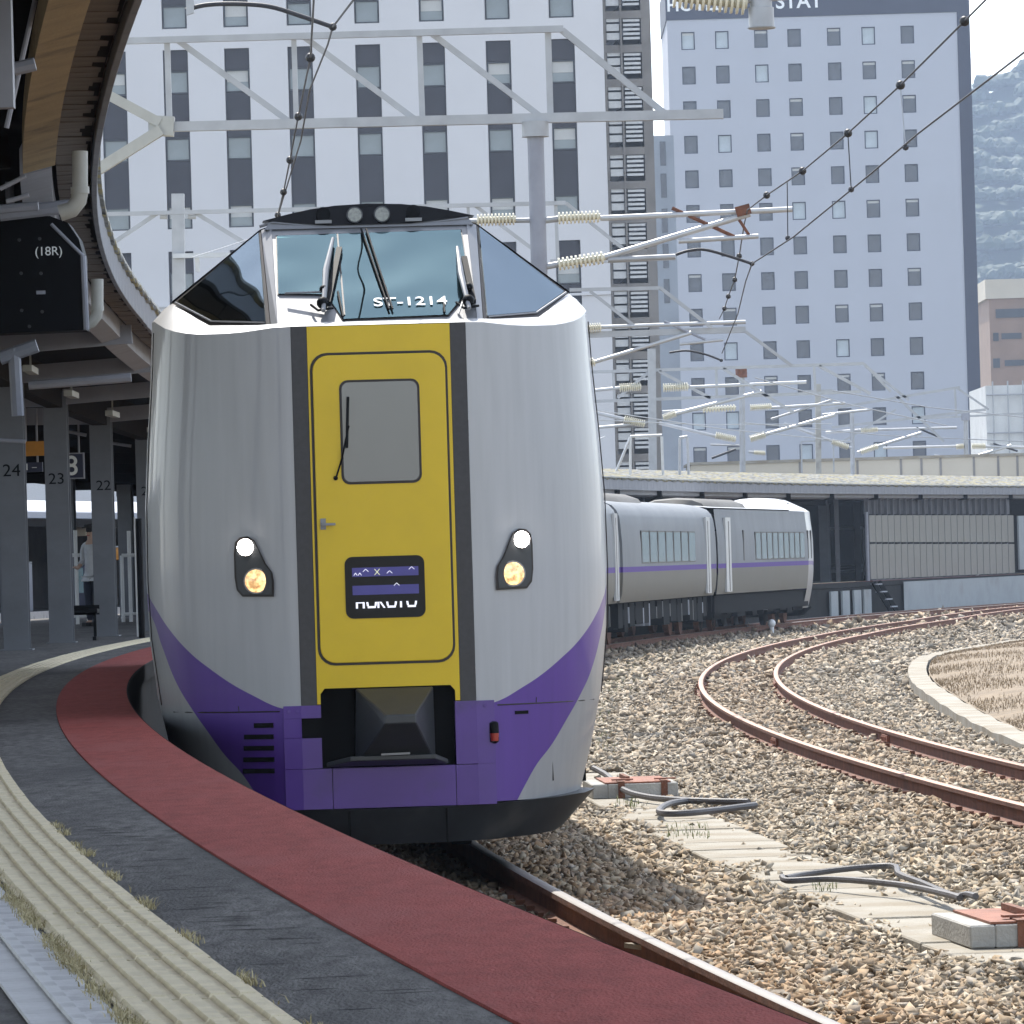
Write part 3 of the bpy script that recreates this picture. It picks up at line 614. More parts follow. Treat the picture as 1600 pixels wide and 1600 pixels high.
# black signal box hanging below the canopy
p = at(0, 345, 39); q = at(134, 520, 39)
hb = root('hanging_box', (q.x, 39, zc(angY(RP, 39)) - .2), 'large black box lettered (18R) hanging under the canopy edge', 'hanging box')
z0, z1 = q.z, at(60, 338, 39).z; m = MB(); x1 = q.x; x0 = x1 - 1.5
poly = [(x0, 39, z0), (x1, 39, z0 + .02), (x1, 39, z1 - .28), (x1 - .03, 39, z1 - .16), (x1 - .10, 39, z1 - .05), (x1 - .22, 39, z1), (x0, 39, z1)]
m.prism(poly, (0, .35, 0)); m.build('case', M_black, hb, world=True)
tt = text('lettering', '(18R)', .085, face_cam(at(76, 393, 38.993) - ORG[hb.name][0]), M_decal, hb)
for (x, y) in ((64, 457),):
    m = MB(); m.obox(at(x, y, 38.98), (.03, 0, 0), (0, .015, 0), (0, 0, .012)); m.build('latch', M_steel_grey, hb, world=True)
for (x, y) in ((30, 375), (62, 373), (33, 427), (64, 427), (34, 485), (66, 487), (46, 510)): m = MB(); m.disc(at(x, y, 39.005), (0, -1, 0), .012, .012, 8); m.build('rivet', M_blackplastic, hb, world=True)
m = MB(); m.tube([Vector((x1 - .5, 39.15, z1)), Vector((x1 - .5, 39.15, z1 + .25))], .03); m.tube([Vector((x1 - 1.2, 39.15, z1)), Vector((x1 - 1.2, 39.15, z1 + .25))], .03); m.build('hanger', M_steel_grey, hb, world=True)
# hanging signs
def sign(name, x0, y0, x1, y1, Y, m, label, cat='sign', border=None, hang=True):
    a, b = at(x0, y1, Y), at(x1, y0, Y); c = Vector(((a.x + b.x) / 2, Y, a.z)); r = root(name, c, label, cat)
    k = MB(); w = (b.x - a.x) / 2; h = b.z - a.z; k.box(-w, w, 0, .12, 0, h); k.build('panel', m, r)
    if border:
        t = .018; k = MB(); k.box(-w, w, -.008, -.002, h - t, h); k.box(-w, w, -.008, -.002, 0, t); k.box(w - t, w, -.008, -.002, t, h - t); k.box(-w, -w + t, -.008, -.002, t, h - t); k.build('border', border, r)
    if hang:
        k = MB(); top = zc(angY(RP, Y)) - .1 - a.z; k.tube([(-w * .6, .06, h), (-w * .6, .06, top)], .015); k.tube([(w * .6, .06, h), (w * .6, .06, top)], .015); k.build('hanger', M_steel_grey, r)
    return r, w, h
sign('orange_sign', 24, 688, 106, 713, 79, M_orange, 'orange hanging sign board behind the column numbered 23')
r, w, h = sign('direction_sign', 27, 722, 66, 738, 79.5, M_navy, 'small dark direction sign just under the orange sign board', hang=True); text('lettering', 'E1 \u2013', .13, face_cam((-.02, -.004, h / 2)), M_decal, r)
r, w, h = sign('platform_number_sign', 92, 707, 131, 749, 84, M_navy, 'navy platform sign with a white figure 8 between two columns', border=M_steel_grey); text('lettering', '8', .40, face_cam((.0, -.004, h / 2 - .01)), M_decal, r, bold=.004)
# bench and person
p = atZ(127, 1001, HP); p = Vector((p.x, p.y, HP))
bn = root('bench', p, 'low black bench on the platform beside the column numbered 22', 'bench')
m = MB(); m.box(-.24, .24, -.20, .20, .36, .42); m.build('seat', M_black, bn, bevel=.01)
m = MB(); m.box(-.24, .24, .17, .21, .34, .47); m.build('backrest', M_black, bn)
for x in (-.19, .19):
    m = MB(); m.box(x - .025, x + .025, -.17, .17, .0, .05); m.box(x - .02, x + .02, -.03, .03, .05, .36); m.build('leg', M_black, bn)
def skin_obj(name, verts, edges, radii, m, parent, sub=1, rootv=0):
    me = bpy.data.meshes.new(name); me.from_pydata(verts, edges, []); o = bpy.data.objects.new(name, me); link(o, parent); o.modifiers.new('skin', 'SKIN')
    sv = me.skin_vertices[0].data
    for i, r in enumerate(radii): sv[i].radius = (r, r) if not isinstance(r, tuple) else r
    sv[rootv].use_root = True; s = o.modifiers.new('sub', 'SUBSURF'); s.levels = sub; s.render_levels = sub; me.materials.append(m)
    dg = bpy.context.evaluated_depsgraph_get(); me2 = bpy.data.meshes.new_from_object(o.evaluated_get(dg)); bpy.data.objects.remove(o)
    me2.materials.clear(); me2.materials.append(m); me2.polygons.foreach_set('use_smooth', [True] * len(me2.polygons))
    o = bpy.data.objects.new(name, me2); link(o, parent); return o
pp = at(148, 957, 99); pp.z = HP
person = root('person', Vector((at(145, 900, 99).x, 99, HP)), 'person in a grey white shirt and navy trousers standing behind the column numbered 22', 'person', rz=math.radians(-35))
S = 1.60 / 1.70
V = [(0, 0, .92), (0, 0, 1.12), (0, .01, 1.30), (0, .01, 1.42), (0, -.01, 1.52), (0, -.02, 1.60), (0, -.02, 1.67),
     (-.09, 0, .86), (-.10, -.01, .48), (-.10, .03, .09), (-.10, -.10, .04), (.09, 0, .86), (.10, .0, .48), (.10, .04, .09), (.10, -.09, .04),
     (-.18, .01, 1.38), (-.23, .03, 1.12), (-.20, -.16, 1.00), (-.17, -.24, 1.02), (.18, .01, 1.38), (.23, .04, 1.11), (.22, -.02, .86), (.21, -.05, .77)]
Eg = [(0, 1), (1, 2), (2, 3), (3, 4), (4, 5), (5, 6), (0, 7), (7, 8), (8, 9), (9, 10), (0, 11), (11, 12), (12, 13), (13, 14), (3, 15), (15, 16), (16, 17), (17, 18), (3, 19), (19, 20), (20, 21), (21, 22)]
Rd = [.12, .11, .125, .07, .05, .085, .075, .075, .052, .036, .035, .075, .052, .036, .035, .055, .042, .032, .03, .055, .042, .032, .03]
fing = []
for sx, base, dirn in ((-1, Vector((-.17, -.24, 1.02)), Vector((.02, -.09, .01))), (1, Vector((.21, -.05, .77)), Vector((0, -.02, -.09)))):
    side = Vector((1, 0, 0)) if sx < 0 else Vector((0, 1, 0))
    for k in range(4):
        b = base + side * (.018 * (k - 1.5)); n0 = len(V); ln = (.8, .95, 1, .85)[k]
        V += [tuple(b + dirn * .5), tuple(b + dirn * ln + Vector((0, 0, -.012)))]; Rd += [.010, .008]; Eg += [((18 if sx < 0 else 22), n0), (n0, n0 + 1)]
    n0 = len(V); V += [tuple(base + side * -.035 + dirn * .25), tuple(base + side * -.045 + dirn * .6)]; Rd += [.011, .009]; Eg += [((18 if sx < 0 else 22), n0), (n0, n0 + 1)]
body = skin_obj('body', V, Eg, Rd, M_skin, person)
skin_obj('shirt', [V[i] for i in (0, 1, 2, 3, 15, 16, 19, 20)] + [(-.215, -.08, 1.05), (0, 0, .86)], [(9, 0), (0, 1), (1, 2), (2, 3), (3, 4), (4, 5), (5, 8), (3, 6), (6, 7)], [.145, .135, .15, .085, .075, .058, .075, .058, .05, .15], M_shirt, person)
skin_obj('trousers', [(0, 0, .95), (-.09, 0, .84), (-.10, -.01, .48), (-.10, .03, .08), (.09, 0, .84), (.10, 0, .48), (.10, .04, .08)], [(0, 1), (1, 2), (2, 3), (0, 4), (4, 5), (5, 6)], [.135, .10, .075, .065, .10, .075, .065], M_trousers, person)
m = MB(); m.ball((0, .0, 1.665), .098, 12, (1, 1.1, .85)); m.build('hair', M_hair, person, smooth=True)
m = MB(); m.disc((0, -.04, 1.70), (0, -.1, 1), .10, .05, 14); m.prism([(-.08, -.10, 1.70), (.08, -.10, 1.70), (.05, -.20, 1.69), (-.05, -.20, 1.69)], (0, 0, .012)); m.build('cap', M_hair, person)
m = MB(); m.prism([(-.012, -.10, 1.62), (.012, -.10, 1.62), (.016, -.13, 1.59), (-.016, -.13, 1.59)], (0, .03, -.012)); m.build('nose', M_skin, person)
for x in (-.035, .035): m = MB(); m.ball((x, -.098, 1.635), .011, 6); m.build('eye', M_hair, person)
m = MB(); m.obox((0, -.10, 1.56), (.028, 0, 0), (0, .008, 0), (0, 0, .005)); m.build('mouth', M_redlamp, person)
for x in (-.10, .10):
    m = MB(); m.ball((x * .9, .0, 1.62), .025, 6, (.4, .8, 1.2)); m.build('ear', M_skin, person)
    m = MB(); m.prism([(x - .045, .07, 0), (x + .045, .07, 0), (x + .05, -.16, 0), (x - .05, -.16, 0)], (0, 0, .07)); m.build('shoe', M_hair, person, bevel=.01)
# white platform barriers
def barrier(x0, x1, yt, Y, label, extra=None):
    p0, p1 = at(x0, yt, Y), at(x1, yt, Y); r = root('white_barrier', Vector((p0.x, Y, HP)), label, 'barrier', 'white barriers at the far side of the platform'); h = p0.z - HP
    L = p1.x - p0.x; m = MB(); m.tube([(0, 0, h), (L, 0, h)], .035); m.build('top_rail', M_signal_white, r)
    m = MB(); m.tube([(0, 0, h * .12), (L, 0, h * .12)], .03); m.build('bottom_rail', M_signal_white, r)
    for f in (0, .5, 1): m = MB(); m.tube([(L * f, 0, -.02), (L * f, 0, h + (.45 if f == .5 else 0))], .035); m.build('post', M_signal_white, r)
barrier(101, 136, 868, 104, 'white tube barrier left of the person')
barrier(190, 214, 868, 106, 'white tube barrier beside the train, right of the person')
# platform fittings just left of the train
r = root('black_post', Vector((at(222, 1000, 78).x, 78, HP)), 'thin black and white post standing on the platform hard by the train side', 'post')
m = MB(); m.tube([(0, 0, 0), (0, 0, at(222, 810, 78).z - HP)], .045); m.build('shaft', M_black, r); m = MB(); m.tube([(-.055, 0, 0.02), (-.055, 0, at(216, 808, 78).z - HP)], .014); m.build('white_rod', M_signal_white, r)

# ------------------------------------------------------------------ express train
def noise_silver(name, nose):
    m = bpy.data.materials.new(name); m.use_nodes = True; nt = m.node_tree; b = nt.nodes['Principled BSDF']; N = nt.nodes.new; Lk = nt.links.new
    tc = N('ShaderNodeTexCoord'); sp = N('ShaderNodeSeparateXYZ'); Lk(tc.outputs['Object'], sp.inputs[0])
    ab = N('ShaderNodeMath'); ab.operation = 'ABSOLUTE'; Lk(sp.outputs[0], ab.inputs[0])
    dv = N('ShaderNodeMath'); dv.operation = 'DIVIDE'; dv.inputs[1].default_value = 1.5; Lk(ab.outputs[0], dv.inputs[0])
    def curve(pts):
        fc = N('ShaderNodeFloatCurve'); c = fc.mapping.curves[0]; pts = sorted(pts)
        c.points[0].location = (pts[0][0] / 1.5, pts[0][1] / 2); c.points[1].location = (pts[-1][0] / 1.5, pts[-1][1] / 2)
        for p in pts[1:-1]: c.points.new(p[0] / 1.5, p[1] / 2)
        fc.mapping.update(); Lk(dv.outputs[0], fc.inputs['Value']); ml = N('ShaderNodeMath'); ml.operation = 'MULTIPLY'; ml.inputs[1].default_value = 2; Lk(fc.outputs[0], ml.inputs[0]); return ml.outputs[0]
    if nose:
        up = curve([(0, .96), (.50, .965), (.64, .987), (.80, 1.065), (.92, 1.135), (1.03, 1.215), (1.16, 1.325), (1.28, 1.47), (1.37, 1.62), (1.41, 1.685), (1.5, 1.70)])
        lo = curve([(0, .05), (.60, .20), (.72, .36), (.79, .475), (.87, .60), (.97, .715), (1.06, .845), (1.15, .98), (1.24, 1.14), (1.32, 1.36), (1.38, 1.54), (1.42, 1.59), (1.5, 1.60)])
    else:
        up = lo = None
    def gt(o, val):
        g_ = N('ShaderNodeMath'); g_.operation = 'GREATER_THAN'; Lk(sp.outputs[2], g_.inputs[0])
        if isinstance(val, float): g_.inputs[1].default_value = val
        else: Lk(val, g_.inputs[1])
        return g_.outputs[0]
    a_up = gt(0, up if up is not None else 1.68); a_lo = gt(0, lo if lo is not None else 1.565)
    nz = N('ShaderNodeTexNoise'); nz.inputs['Scale'].default_value = 1.1; nz.inputs['Detail'].default_value = 6
    mpn = N('ShaderNodeMapping'); mpn.inputs['Scale'].default_value = (1, 1, .35); Lk(tc.outputs['Object'], mpn.inputs[0]); Lk(mpn.outputs[0], nz.inputs[0])
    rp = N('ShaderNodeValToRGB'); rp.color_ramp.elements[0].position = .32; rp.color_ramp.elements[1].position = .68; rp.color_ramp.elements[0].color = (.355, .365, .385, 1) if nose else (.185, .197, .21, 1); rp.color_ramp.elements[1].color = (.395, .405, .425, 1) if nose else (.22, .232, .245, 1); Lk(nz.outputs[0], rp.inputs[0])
    ns = N('ShaderNodeTexNoise'); ns.inputs['Scale'].default_value = 3.5; ns.inputs['Detail'].default_value = 8; ms_ = N('ShaderNodeMapping'); ms_.inputs['Scale'].default_value = (5, 5, .35); Lk(tc.outputs['Object'], ms_.inputs[0]); Lk(ms_.outputs[0], ns.inputs[0])
    mr = N('ShaderNodeMapRange'); mr.inputs[1].default_value = .35; mr.inputs[2].default_value = .7; mr.inputs[3].default_value = 1.03; mr.inputs[4].default_value = .935; Lk(ns.outputs[0], mr.inputs[0])
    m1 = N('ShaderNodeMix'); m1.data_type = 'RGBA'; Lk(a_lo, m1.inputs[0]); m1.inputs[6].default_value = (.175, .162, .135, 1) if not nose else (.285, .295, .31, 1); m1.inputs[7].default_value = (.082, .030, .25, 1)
    m2 = N('ShaderNodeMix'); m2.data_type = 'RGBA'; Lk(a_up, m2.inputs[0]); Lk(m1.outputs[2], m2.inputs[6]); Lk(rp.outputs[0], m2.inputs[7])
    m3 = N('ShaderNodeMix'); m3.data_type = 'RGBA'; m3.blend_type = 'MULTIPLY'; m3.inputs[0].default_value = 1; Lk(m2.outputs[2], m3.inputs[6]); Lk(mr.outputs[0], m3.inputs[7]); Lk(m3.outputs[2], b.inputs['Base Color']); b.inputs['Roughness'].default_value = .42 if nose else .6; b.inputs['Coat Weight'].default_value = .28 if nose else 0; b.inputs['Coat Roughness'].default_value = .06; b.inputs['Specular IOR Level'].default_value = .5 if nose else .2
    b.inputs['Metallic'].default_value = .12
    return m
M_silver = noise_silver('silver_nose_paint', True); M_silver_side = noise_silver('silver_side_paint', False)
ZW = ([.40, .60, .76, 1.05, 1.4, 1.75, 2.2, 2.6, 2.9, 3.34], [1.20, 1.255, 1.295, 1.355, 1.393, 1.405, 1.40, 1.375, 1.348, 1.325])
def Wz(z): return float(np.interp(z, *ZW))
PLAN = [(.515, .0), (.62, .012), (.70, .052), (.80, .104), (.90, .168), (1.0, .245), (1.10, .338), (1.18, .436), (1.25, .55), (1.31, .69), (1.355, .87), (1.385, 1.11), (1.40, 1.5), (1.40, 2.2)]
def plan(j, z):
    x, y = PLAN[j]
    if x > .62: x = .62 + (x - .62) * (Wz(z) - .62) / (1.40 - .62)
    return x, y
def ztop(y): return float(np.interp(y, [0, .045, .1, .19, .36, .56, .88, 1.2], [3.222, 3.212, 3.202, 3.197, 3.206, 3.236, 3.294, 3.332]))
def hull_y(x, z):
    xs = [plan(j, z)[0] for j in range(len(PLAN))]; ys = [p[1] for p in PLAN]; return float(np.interp(abs(x), xs[:-1], ys[:-1]))
def hull_n(x, z):
    e = .01; d = (hull_y(abs(x) + e, z) - hull_y(abs(x) - e, z)) / (2 * e); return Vector((d * (1 if x > 0 else -1), -1, 0)).normalized()
PROF = [(1.30, .92), (1.37, 1.1), (1.395, 1.4), (1.405, 1.75), (1.40, 2.2), (1.375, 2.6), (1.35, 2.9), (1.30, 3.12), (1.20, 3.30), (1.0, 3.44), (.6, 3.55), (0, 3.60)]
def xz(pts, y): return [(x, y, z) for x, z in pts]

def car_nose(r, trailing=False):
    L = 20.4 if not trailing else 18.3
    # body shell
    m = MB(); zs = [.40, .5, .6, .7, .8, .93, 1.05, 1.2, 1.4, 1.6, 1.75, 1.95, 2.2, 2.4, 2.6, 2.8, 3.0, None]
    for sg in (1, -1):
        rows = []
        for z in zs:
            row = []
            for j in range(len(PLAN)):
                zz = ztop(PLAN[j][1]) if z is None else z * 1.0
                if z is not None and z > 3.1: zz = min(z, ztop(PLAN[j][1]))
                x, y = plan(j, zz); row.append((sg * x, y, zz))
            zz = 3.34 if z is None else z
            rows.append(row)
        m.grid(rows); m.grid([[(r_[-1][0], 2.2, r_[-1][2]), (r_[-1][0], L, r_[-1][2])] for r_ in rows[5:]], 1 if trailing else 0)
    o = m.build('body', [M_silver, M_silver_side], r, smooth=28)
    # middle front: backing wall behind the door, roof line above
    m = MB(); m.box(-.515, .515, .03, .30, 1.08, 3.22); m.build('front_frame', M_void, r); m = MB(); m.box(-1.2, 1.2, L - .1, L, .5, 3.3); m.build('end_wall', M_void, r)
    m = MB(); m.box(-1.25, 1.25, 1.4, L - .2, .45, .9); m.build('underframe', M_void, r)
    INN = [(.50, .10, 3.245), (.625, .135, 3.24), (.70, .22, 3.245), (.79, .325, 3.251), (.88, .43, 3.258), (.985, .55, 3.265), (1.05, .68, 3.31), (1.10, .79, 3.35), (1.145, .885, 3.384), (1.18, .96, 3.412), (1.20, 1.0, 3.425), (1.205, 1.15, 3.43), (1.21, 1.5, 3.43), (1.21, 2.2, 3.43)]
    m = MB()
    for sg in (1, -1):
        a_, b_ = [], []
        for j in range(len(PLAN)):
            zt = ztop(PLAN[j][1]); x, y = plan(j, zt); a_.append((sg * x, y, zt)); b_.append((sg * INN[j][0], INN[j][1], INN[j][2]))
        a_.append((sg * Wz(3.34), 5, 3.34)); b_.append((sg * 1.21, 5, 3.43)); mid = [tuple((Vector(p) * .45 + Vector(q) * .55) + Vector((0, 0, .012))) for p, q in zip(a_, b_)]
        m.grid([a_, mid, b_])
    m.grid([[(-.515, 0, 3.222), (.515, 0, 3.222)], [(-.515, .05, 3.240), (.515, .05, 3.240)], [(-.515, .11, 3.248), (.515, .11, 3.248)]])
    m.build('shoulder', M_shoulder, r, smooth=25)
    # raised cab: windscreen plate, pillars, side windows, hood
    def ws(x, z, off=0.0): return Vector((x, .10 + (z - 3.24) * 1.4 - off * .81, z + off * .58))
    m = MB(); m.prism([ws(-.60, 3.238), ws(.60, 3.238), ws(.60, 3.865), ws(-.60, 3.865)], (0, .05, -.02)); m.build('windscreen_frame', M_chrome, r)
    pane = [(-.560, 3.803), (.550, 3.812), (.562, 3.51), (.555, 3.42), (.42, 3.268), (-.20, 3.258), (-.275, 3.395), (-.30, 3.418), (-.572, 3.428)]
    m = MB(); m.prism([ws(x * 1.012, (z - 3.53) * 1.02 + 3.53, .006) for x, z in pane], Vector((0, .81, -.58)) * .012); m.build('windscreen_gasket', M_gasket, r)
    m = MB(); m.prism([ws(x, z, .012) for x, z in pane], Vector((0, .81, -.58)) * .012); m.build('windscreen', M_glass, r)
    m = MB(); m.prism([ws(-.20, 3.80, .018), ws(-.19, 3.80, .018), ws(-.185, 3.28, .018), ws(-.195, 3.28, .018)], (0, .004, 0)); m.build('pane_joint', M_gasket, r)
    for sg in (1, -1):
        A, D, Cc, B = Vector((sg * .63, .14, 3.24)), Vector((sg * .985, .55, 3.265)), Vector((sg * 1.20, .996, 3.425)), Vector((sg * .655, 1.0, 3.85))
        m = MB(); m.prism([ws(sg * .590, 3.238, .012), A + Vector((-sg * .004, -.012, 0)), B + Vector((-sg * .004, -.012, 0)), ws(sg * .590, 3.87, .012)], (0, .06, -.03)); m.build('pillar', M_chrome, r)
        nn = (B - A).cross(D - A).normalized(); nn = -nn if nn.y > 0 else nn
        m = MB(); m.prism([A, D, Cc, B], nn * -.04); m.build('side_window_frame', M_gasket, r)
        cen = (A + D + Cc + B) / 4; E_ = [cen + (P - cen) * f for P, f in ((A, .90), (D, .84), (Cc, .90), (B, .955))]
        m = MB(); m.prism([p + nn * .008 for p in E_], nn * -.02); m.build('side_window', M_glass_side, r)
        if True:
            m = MB(); m.tube([E_[0] + nn * .014 + Vector((0, 0, -.012)), E_[1] + nn * .014 + Vector((0, 0, -.012)), E_[2] + nn * .014 + Vector((sg * .008, 0, -.01))], .006, 6); m.build('window_trim', M_chrome, r)
    m = MB(); hood = [(-1.212, 3.425), (-1.19, 3.445), (-.66, 3.855), (-.40, 3.945), (0, 3.985), (.40, 3.945), (.66, 3.855), (1.19, 3.445), (1.212, 3.425)]
    m.grid([xz(hood, 1.0), xz(hood, 1.3), xz(hood, 4.6 if not trailing else 2.4), [(x, 6.0 if not trailing else 3.6, 3.40 + (z - 3.45) * .25) for x, z in hood], [(x * 1.0, L, 3.40 + (z - 3.45) * .25) for x, z in hood]])
    m.build('roof', M_silver_side if not trailing else M_shoulder, r, smooth=35)
    m = MB(); m.prism([ws(-.63, 3.845, .01), ws(.63, 3.845, .01), (.60, .97, 3.90), (0.22, .95, 3.872), (-.22, .95, 3.872), (-.60, .97, 3.90)], (0, .06, 0)); m.build('brow', M_chrome, r)
    # driver's cab interior seen through the glass
    m = MB(); m.prism([(-1.08, 2.2, 2.6), (1.08, 2.2, 2.6), (1.08, 2.2, 3.42), (.60, 2.2, 3.80), (-.60, 2.2, 3.80), (-1.08, 2.2, 3.42)], (0, .06, 0)); m.build('cab_back_wall', M_cab_wall, r)
    m = MB(); m.box(-1.15, 1.15, .55, 2.2, 2.60, 2.66); m.build('cab_floor', M_cab_dark, r)
    m = MB(); m.hexa([(-.56, .30, 3.12), (.56, .30, 3.12), (.56, .95, 3.05), (-.56, .95, 3.05), (-.56, .34, 3.20), (.56, .34, 3.20), (.56, .9, 3.30), (-.56, .9, 3.30)]); m.build('dashboard', M_cab_dark, r)
    m = MB(); m.box(-.9, .9, 2.14, 2.19, 3.58, 3.72); m.build('cab_panel', M_cab_dark, r)
    for x, w in ((-.28, .13), (.12, .20), (.42, .09)): m = MB(); m.box(x - w / 2, x + w / 2, .78, .84, 3.29, 3.37); m.build('instrument', M_cab_wall, r, bevel=.006)
    for x in (-.33, .36):
        m = MB(); m.box(x - .19, x + .19, 1.55, 1.67, 2.95, 3.38); m.box(x - .11, x + .11, 1.57, 1.66, 3.40, 3.56); st_ = m.build('cab_seat', M_seat, r, bevel=.03)
    for x0, x1 in ((-.72, -.56), (.62, .80)): m = MB(); m.box(x0, x1, 2.0, 2.15, 2.7, 3.55); m.build('cab_locker', M_cab_wall, r)
    for z in (3.40, 3.44): m = MB(); m.tube([(-1.05, 1.9, z), (-.62, 1.9, z)], .010, 6); m.build('cab_rail', M_white_paint, r)
    # lamp panel on the brow
    top = [(-.64, 3.938), (-.50, 3.972), (-.35, 4.003), (-.2, 4.022), (0, 4.03), (.2, 4.022), (.35, 4.003), (.50, 3.972), (.64, 3.938)]; bot = [(.5, 3.925), (.25, 3.900), (-.25, 3.900), (-.5, 3.925)]
    m = MB(); m.prism([(x, .94 + (z - 3.90) * .55, z - .032) for x, z in top + bot], (0, .25, 0)); m.build('lamp_panel', M_lamp_panel, r)
    for x in (-.085, .08):
        m = MB(); m.disc((x, .965, 3.925), (0, -1, .1), .050, .028, 20); lp = m.build('roof_lamp', M_blackplastic, r, smooth=30); m = MB(); m.disc((x, .938, 3.926), (0, -1, .1), .042, .006, 20); m.build('lens', M_lamp_off, lp, smooth=30)
    for x in (-.275, .27):
        m = MB(); m.disc((x, .97, 3.936), (0, -1, 0), .044, .03, 16); hn = m.build('horn', M_black, r, smooth=30); m = MB(); m.obox((x, .955, 3.890), (.05, 0, 0), (0, .02, 0), (0, 0, .01)); m.build('bracket', M_chrome, hn)
    m = MB(); m.tube([(-.66, .98, 3.873), (-.58, .965, 3.893), (-.3, .955, 3.858), (.3, .955, 3.858), (.6, .965, 3.893)], .010, 6); m.build('brow_rail', M_chrome, r)
    # wipers
    for (x0, z0, x1, z1, xs, k) in ((-.315, 3.28, -.225, 3.75, -1, 0), (.545, 3.27, .515, 3.67, 1, 1)):
        w = MB(); w.tube([ws(x0, z0, .06), ws((x0 + x1) / 2 - .015, (z0 + z1) / 2, .09), ws(x1, z1, .05)], [.013, .020, .010], 8); wp = w.build('wiper', M_chrome, r, smooth=True)
        w = MB(); w.bar(ws(x0 + .03, z0 + .06, .035), ws(x1 + .035, z1 - .06, .035), .034, .03); w.ball(ws(x0, z0 + .05, .06), .038, 8); w.tube([ws(x0 - .07, z0 + .06, .03), ws(x0 - .03, z0 + .01, .05), ws(x0 + .06, z0 + .03, .04)], .008, 6); w.ball(ws(x0 + .01, z0 + .13, .07), .026, 8); w.build('blade', M_black, wp, smooth=True)
        w = MB(); w.tube([ws(x0 - .22 * (1 if k == 0 else .3), z0 + (.13 if k == 0 else -.02), .04), ws(x0, z0 + .12, .06)], .007, 6); w.build('link_rod', M_chrome, wp)
    for (x0, z0, x1, z1) in ((-.05, 3.82, .075, 3.30), (-.02, 3.82, .095, 3.30), (-.22, 3.42, -.20, 3.26), (.40, 3.33, .40, 3.27)):
        w = MB(); w.tube([ws(x0, z0, .03), ws(x1, z1, .03)], .0065, 6); w.build('blade_arm', M_black, r)
    tz = Matrix(((1, 0, 0, 0), (0, .81, -.58, 0), (0, .58, .81, 0), (0, 0, 0, 1)))
    zt = 3.350; P = ws(.205, zt, .020); Mt = Matrix(((1, 0, 0, P.x), (0, .8137, -.5812, P.y), (0, .5812, .8137, P.z), (0, 0, 0, 1)))
    text('car_number', 'ST-1214', .128, Mt, M_decal, r, extrude=.001, sx=1.02, bold=.0012)
    # gangway front
    yb = [(-.42, 3.218), (.42, 3.218), (.42, 1.0), (.392, 1.0), (.392, 1.06), (.365, 1.092), (-.375, 1.092), (-.40, 1.06), (-.40, 1.0), (-.42, 1.0)]
    m = MB(); m.prism(xz(yb, -.006), (0, .04, 0)); m.build('yellow_panel', M_yel, r)
    for sg in (1, -1):
        m = MB(); m.prism(xz([(sg * .422, 3.222), (sg * .513, 3.222), (sg * .513, .992), (sg * .422, .992)], -.004), (0, .04, 0)); m.build('black_strip', M_blk, r)
    m = MB(); m.prism(rrect(-.408, .400, 1.225, 3.062, .10, -.009), (0, .02, 0)); m.build('door_gasket', M_gasket, r)
    m = MB(); m.prism(rrect(-.393, .386, 1.240, 3.046, .09, -.022), (0, .03, 0)); dr = m.build('gangway_door', M_yel, r, bevel=.004)
    m = MB(); m.prism(rrect(-.240, .232, 2.285, 2.898, .05, -.026), (0, .01, 0)); m.build('window_gasket', M_gasket, dr)
    m = MB(); m.prism(rrect(-.226, .218, 2.300, 2.884, .04, -.030), (0, .01, 0)); m.build('door_window', M_glass_door, dr)
    m = MB(); m.tube([(-.275, -.035, 2.32), (-.235, -.05, 2.44), (-.19, -.045, 2.63)], .006, 6); m.bar((-.19, -.045, 2.80), (-.205, -.045, 2.50), .016, .014); m.ball((-.275, -.03, 2.325), .014, 6); m.build('door_wiper', M_black, dr)
    m = MB(); m.prism(rrect(-.237, .231, 1.497, 1.860, .045, -.027), (0, .012, 0)); ds = m.build('destination_display', M_display, dr)
    for z0_, z1_ in ((1.742, 1.795), (1.635, 1.690)): m = MB(); m.box(-.195, .195, -.0285, -.0275, z0_, z1_); m.build('blue_row', M_dblue, ds)
    for i, (x, z) in enumerate(((-.175, 1.757), (-.15, 1.757), (-.115, 1.778), (.025, 1.765), (.155, 1.785), (.065, 1.692))):
        m = MB(); w_ = .010 if i < 2 else .016; m.bar((x - w_, -.030, z - .007), (x, -.030, z + .008), .007, .003); m.bar((x, -.030, z + .008), (x + w_, -.030, z - .007), .007, .003); m.build('white_dot', M_dwhite, ds)
    m = MB(); m.bar((-.063, -.030, 1.75), (-.033, -.030, 1.785), .011, .003); m.bar((-.063, -.030, 1.785), (-.033, -.030, 1.75), .011, .003); m.build('yellow_cross', M_dyel, ds)
    # lower half of the word HOKUTO, as the display refresh shows it
    m = MB(); zb, h = 1.556, .036
    def seg(x0, z0_, x1, z1_, w=.012): m.bar((x0, -.030, z0_), (x1, -.030, z1_), .003, w) if abs(x1 - x0) > abs(z1_ - z0_) * 3 else m.prism([(x0 - w / 2, -.0315, z0_), (x0 + w / 2, -.0315, z0_), (x1 + w / 2, -.0315, z1_), (x1 - w / 2, -.0315, z1_)], (0, .003, 0))
    def cup(x): seg(x - .026, zb + h, x - .022, zb + .012); seg(x + .026, zb + h, x + .022, zb + .012); seg(x - .024, zb + .006, x + .024, zb + .006)
    seg(-.172, zb, -.172, zb + h); seg(-.132, zb, -.132, zb + h); seg(-.172, zb + h - .003, -.132, zb + h - .003, .006); cup(-.085); seg(-.046, zb, -.046, zb + h); seg(-.010, zb, -.034, zb + h); cup(.032); seg(.087, zb, .087, zb + h); cup(.150)
    m.build('destination_lettering', M_dwhite, ds)
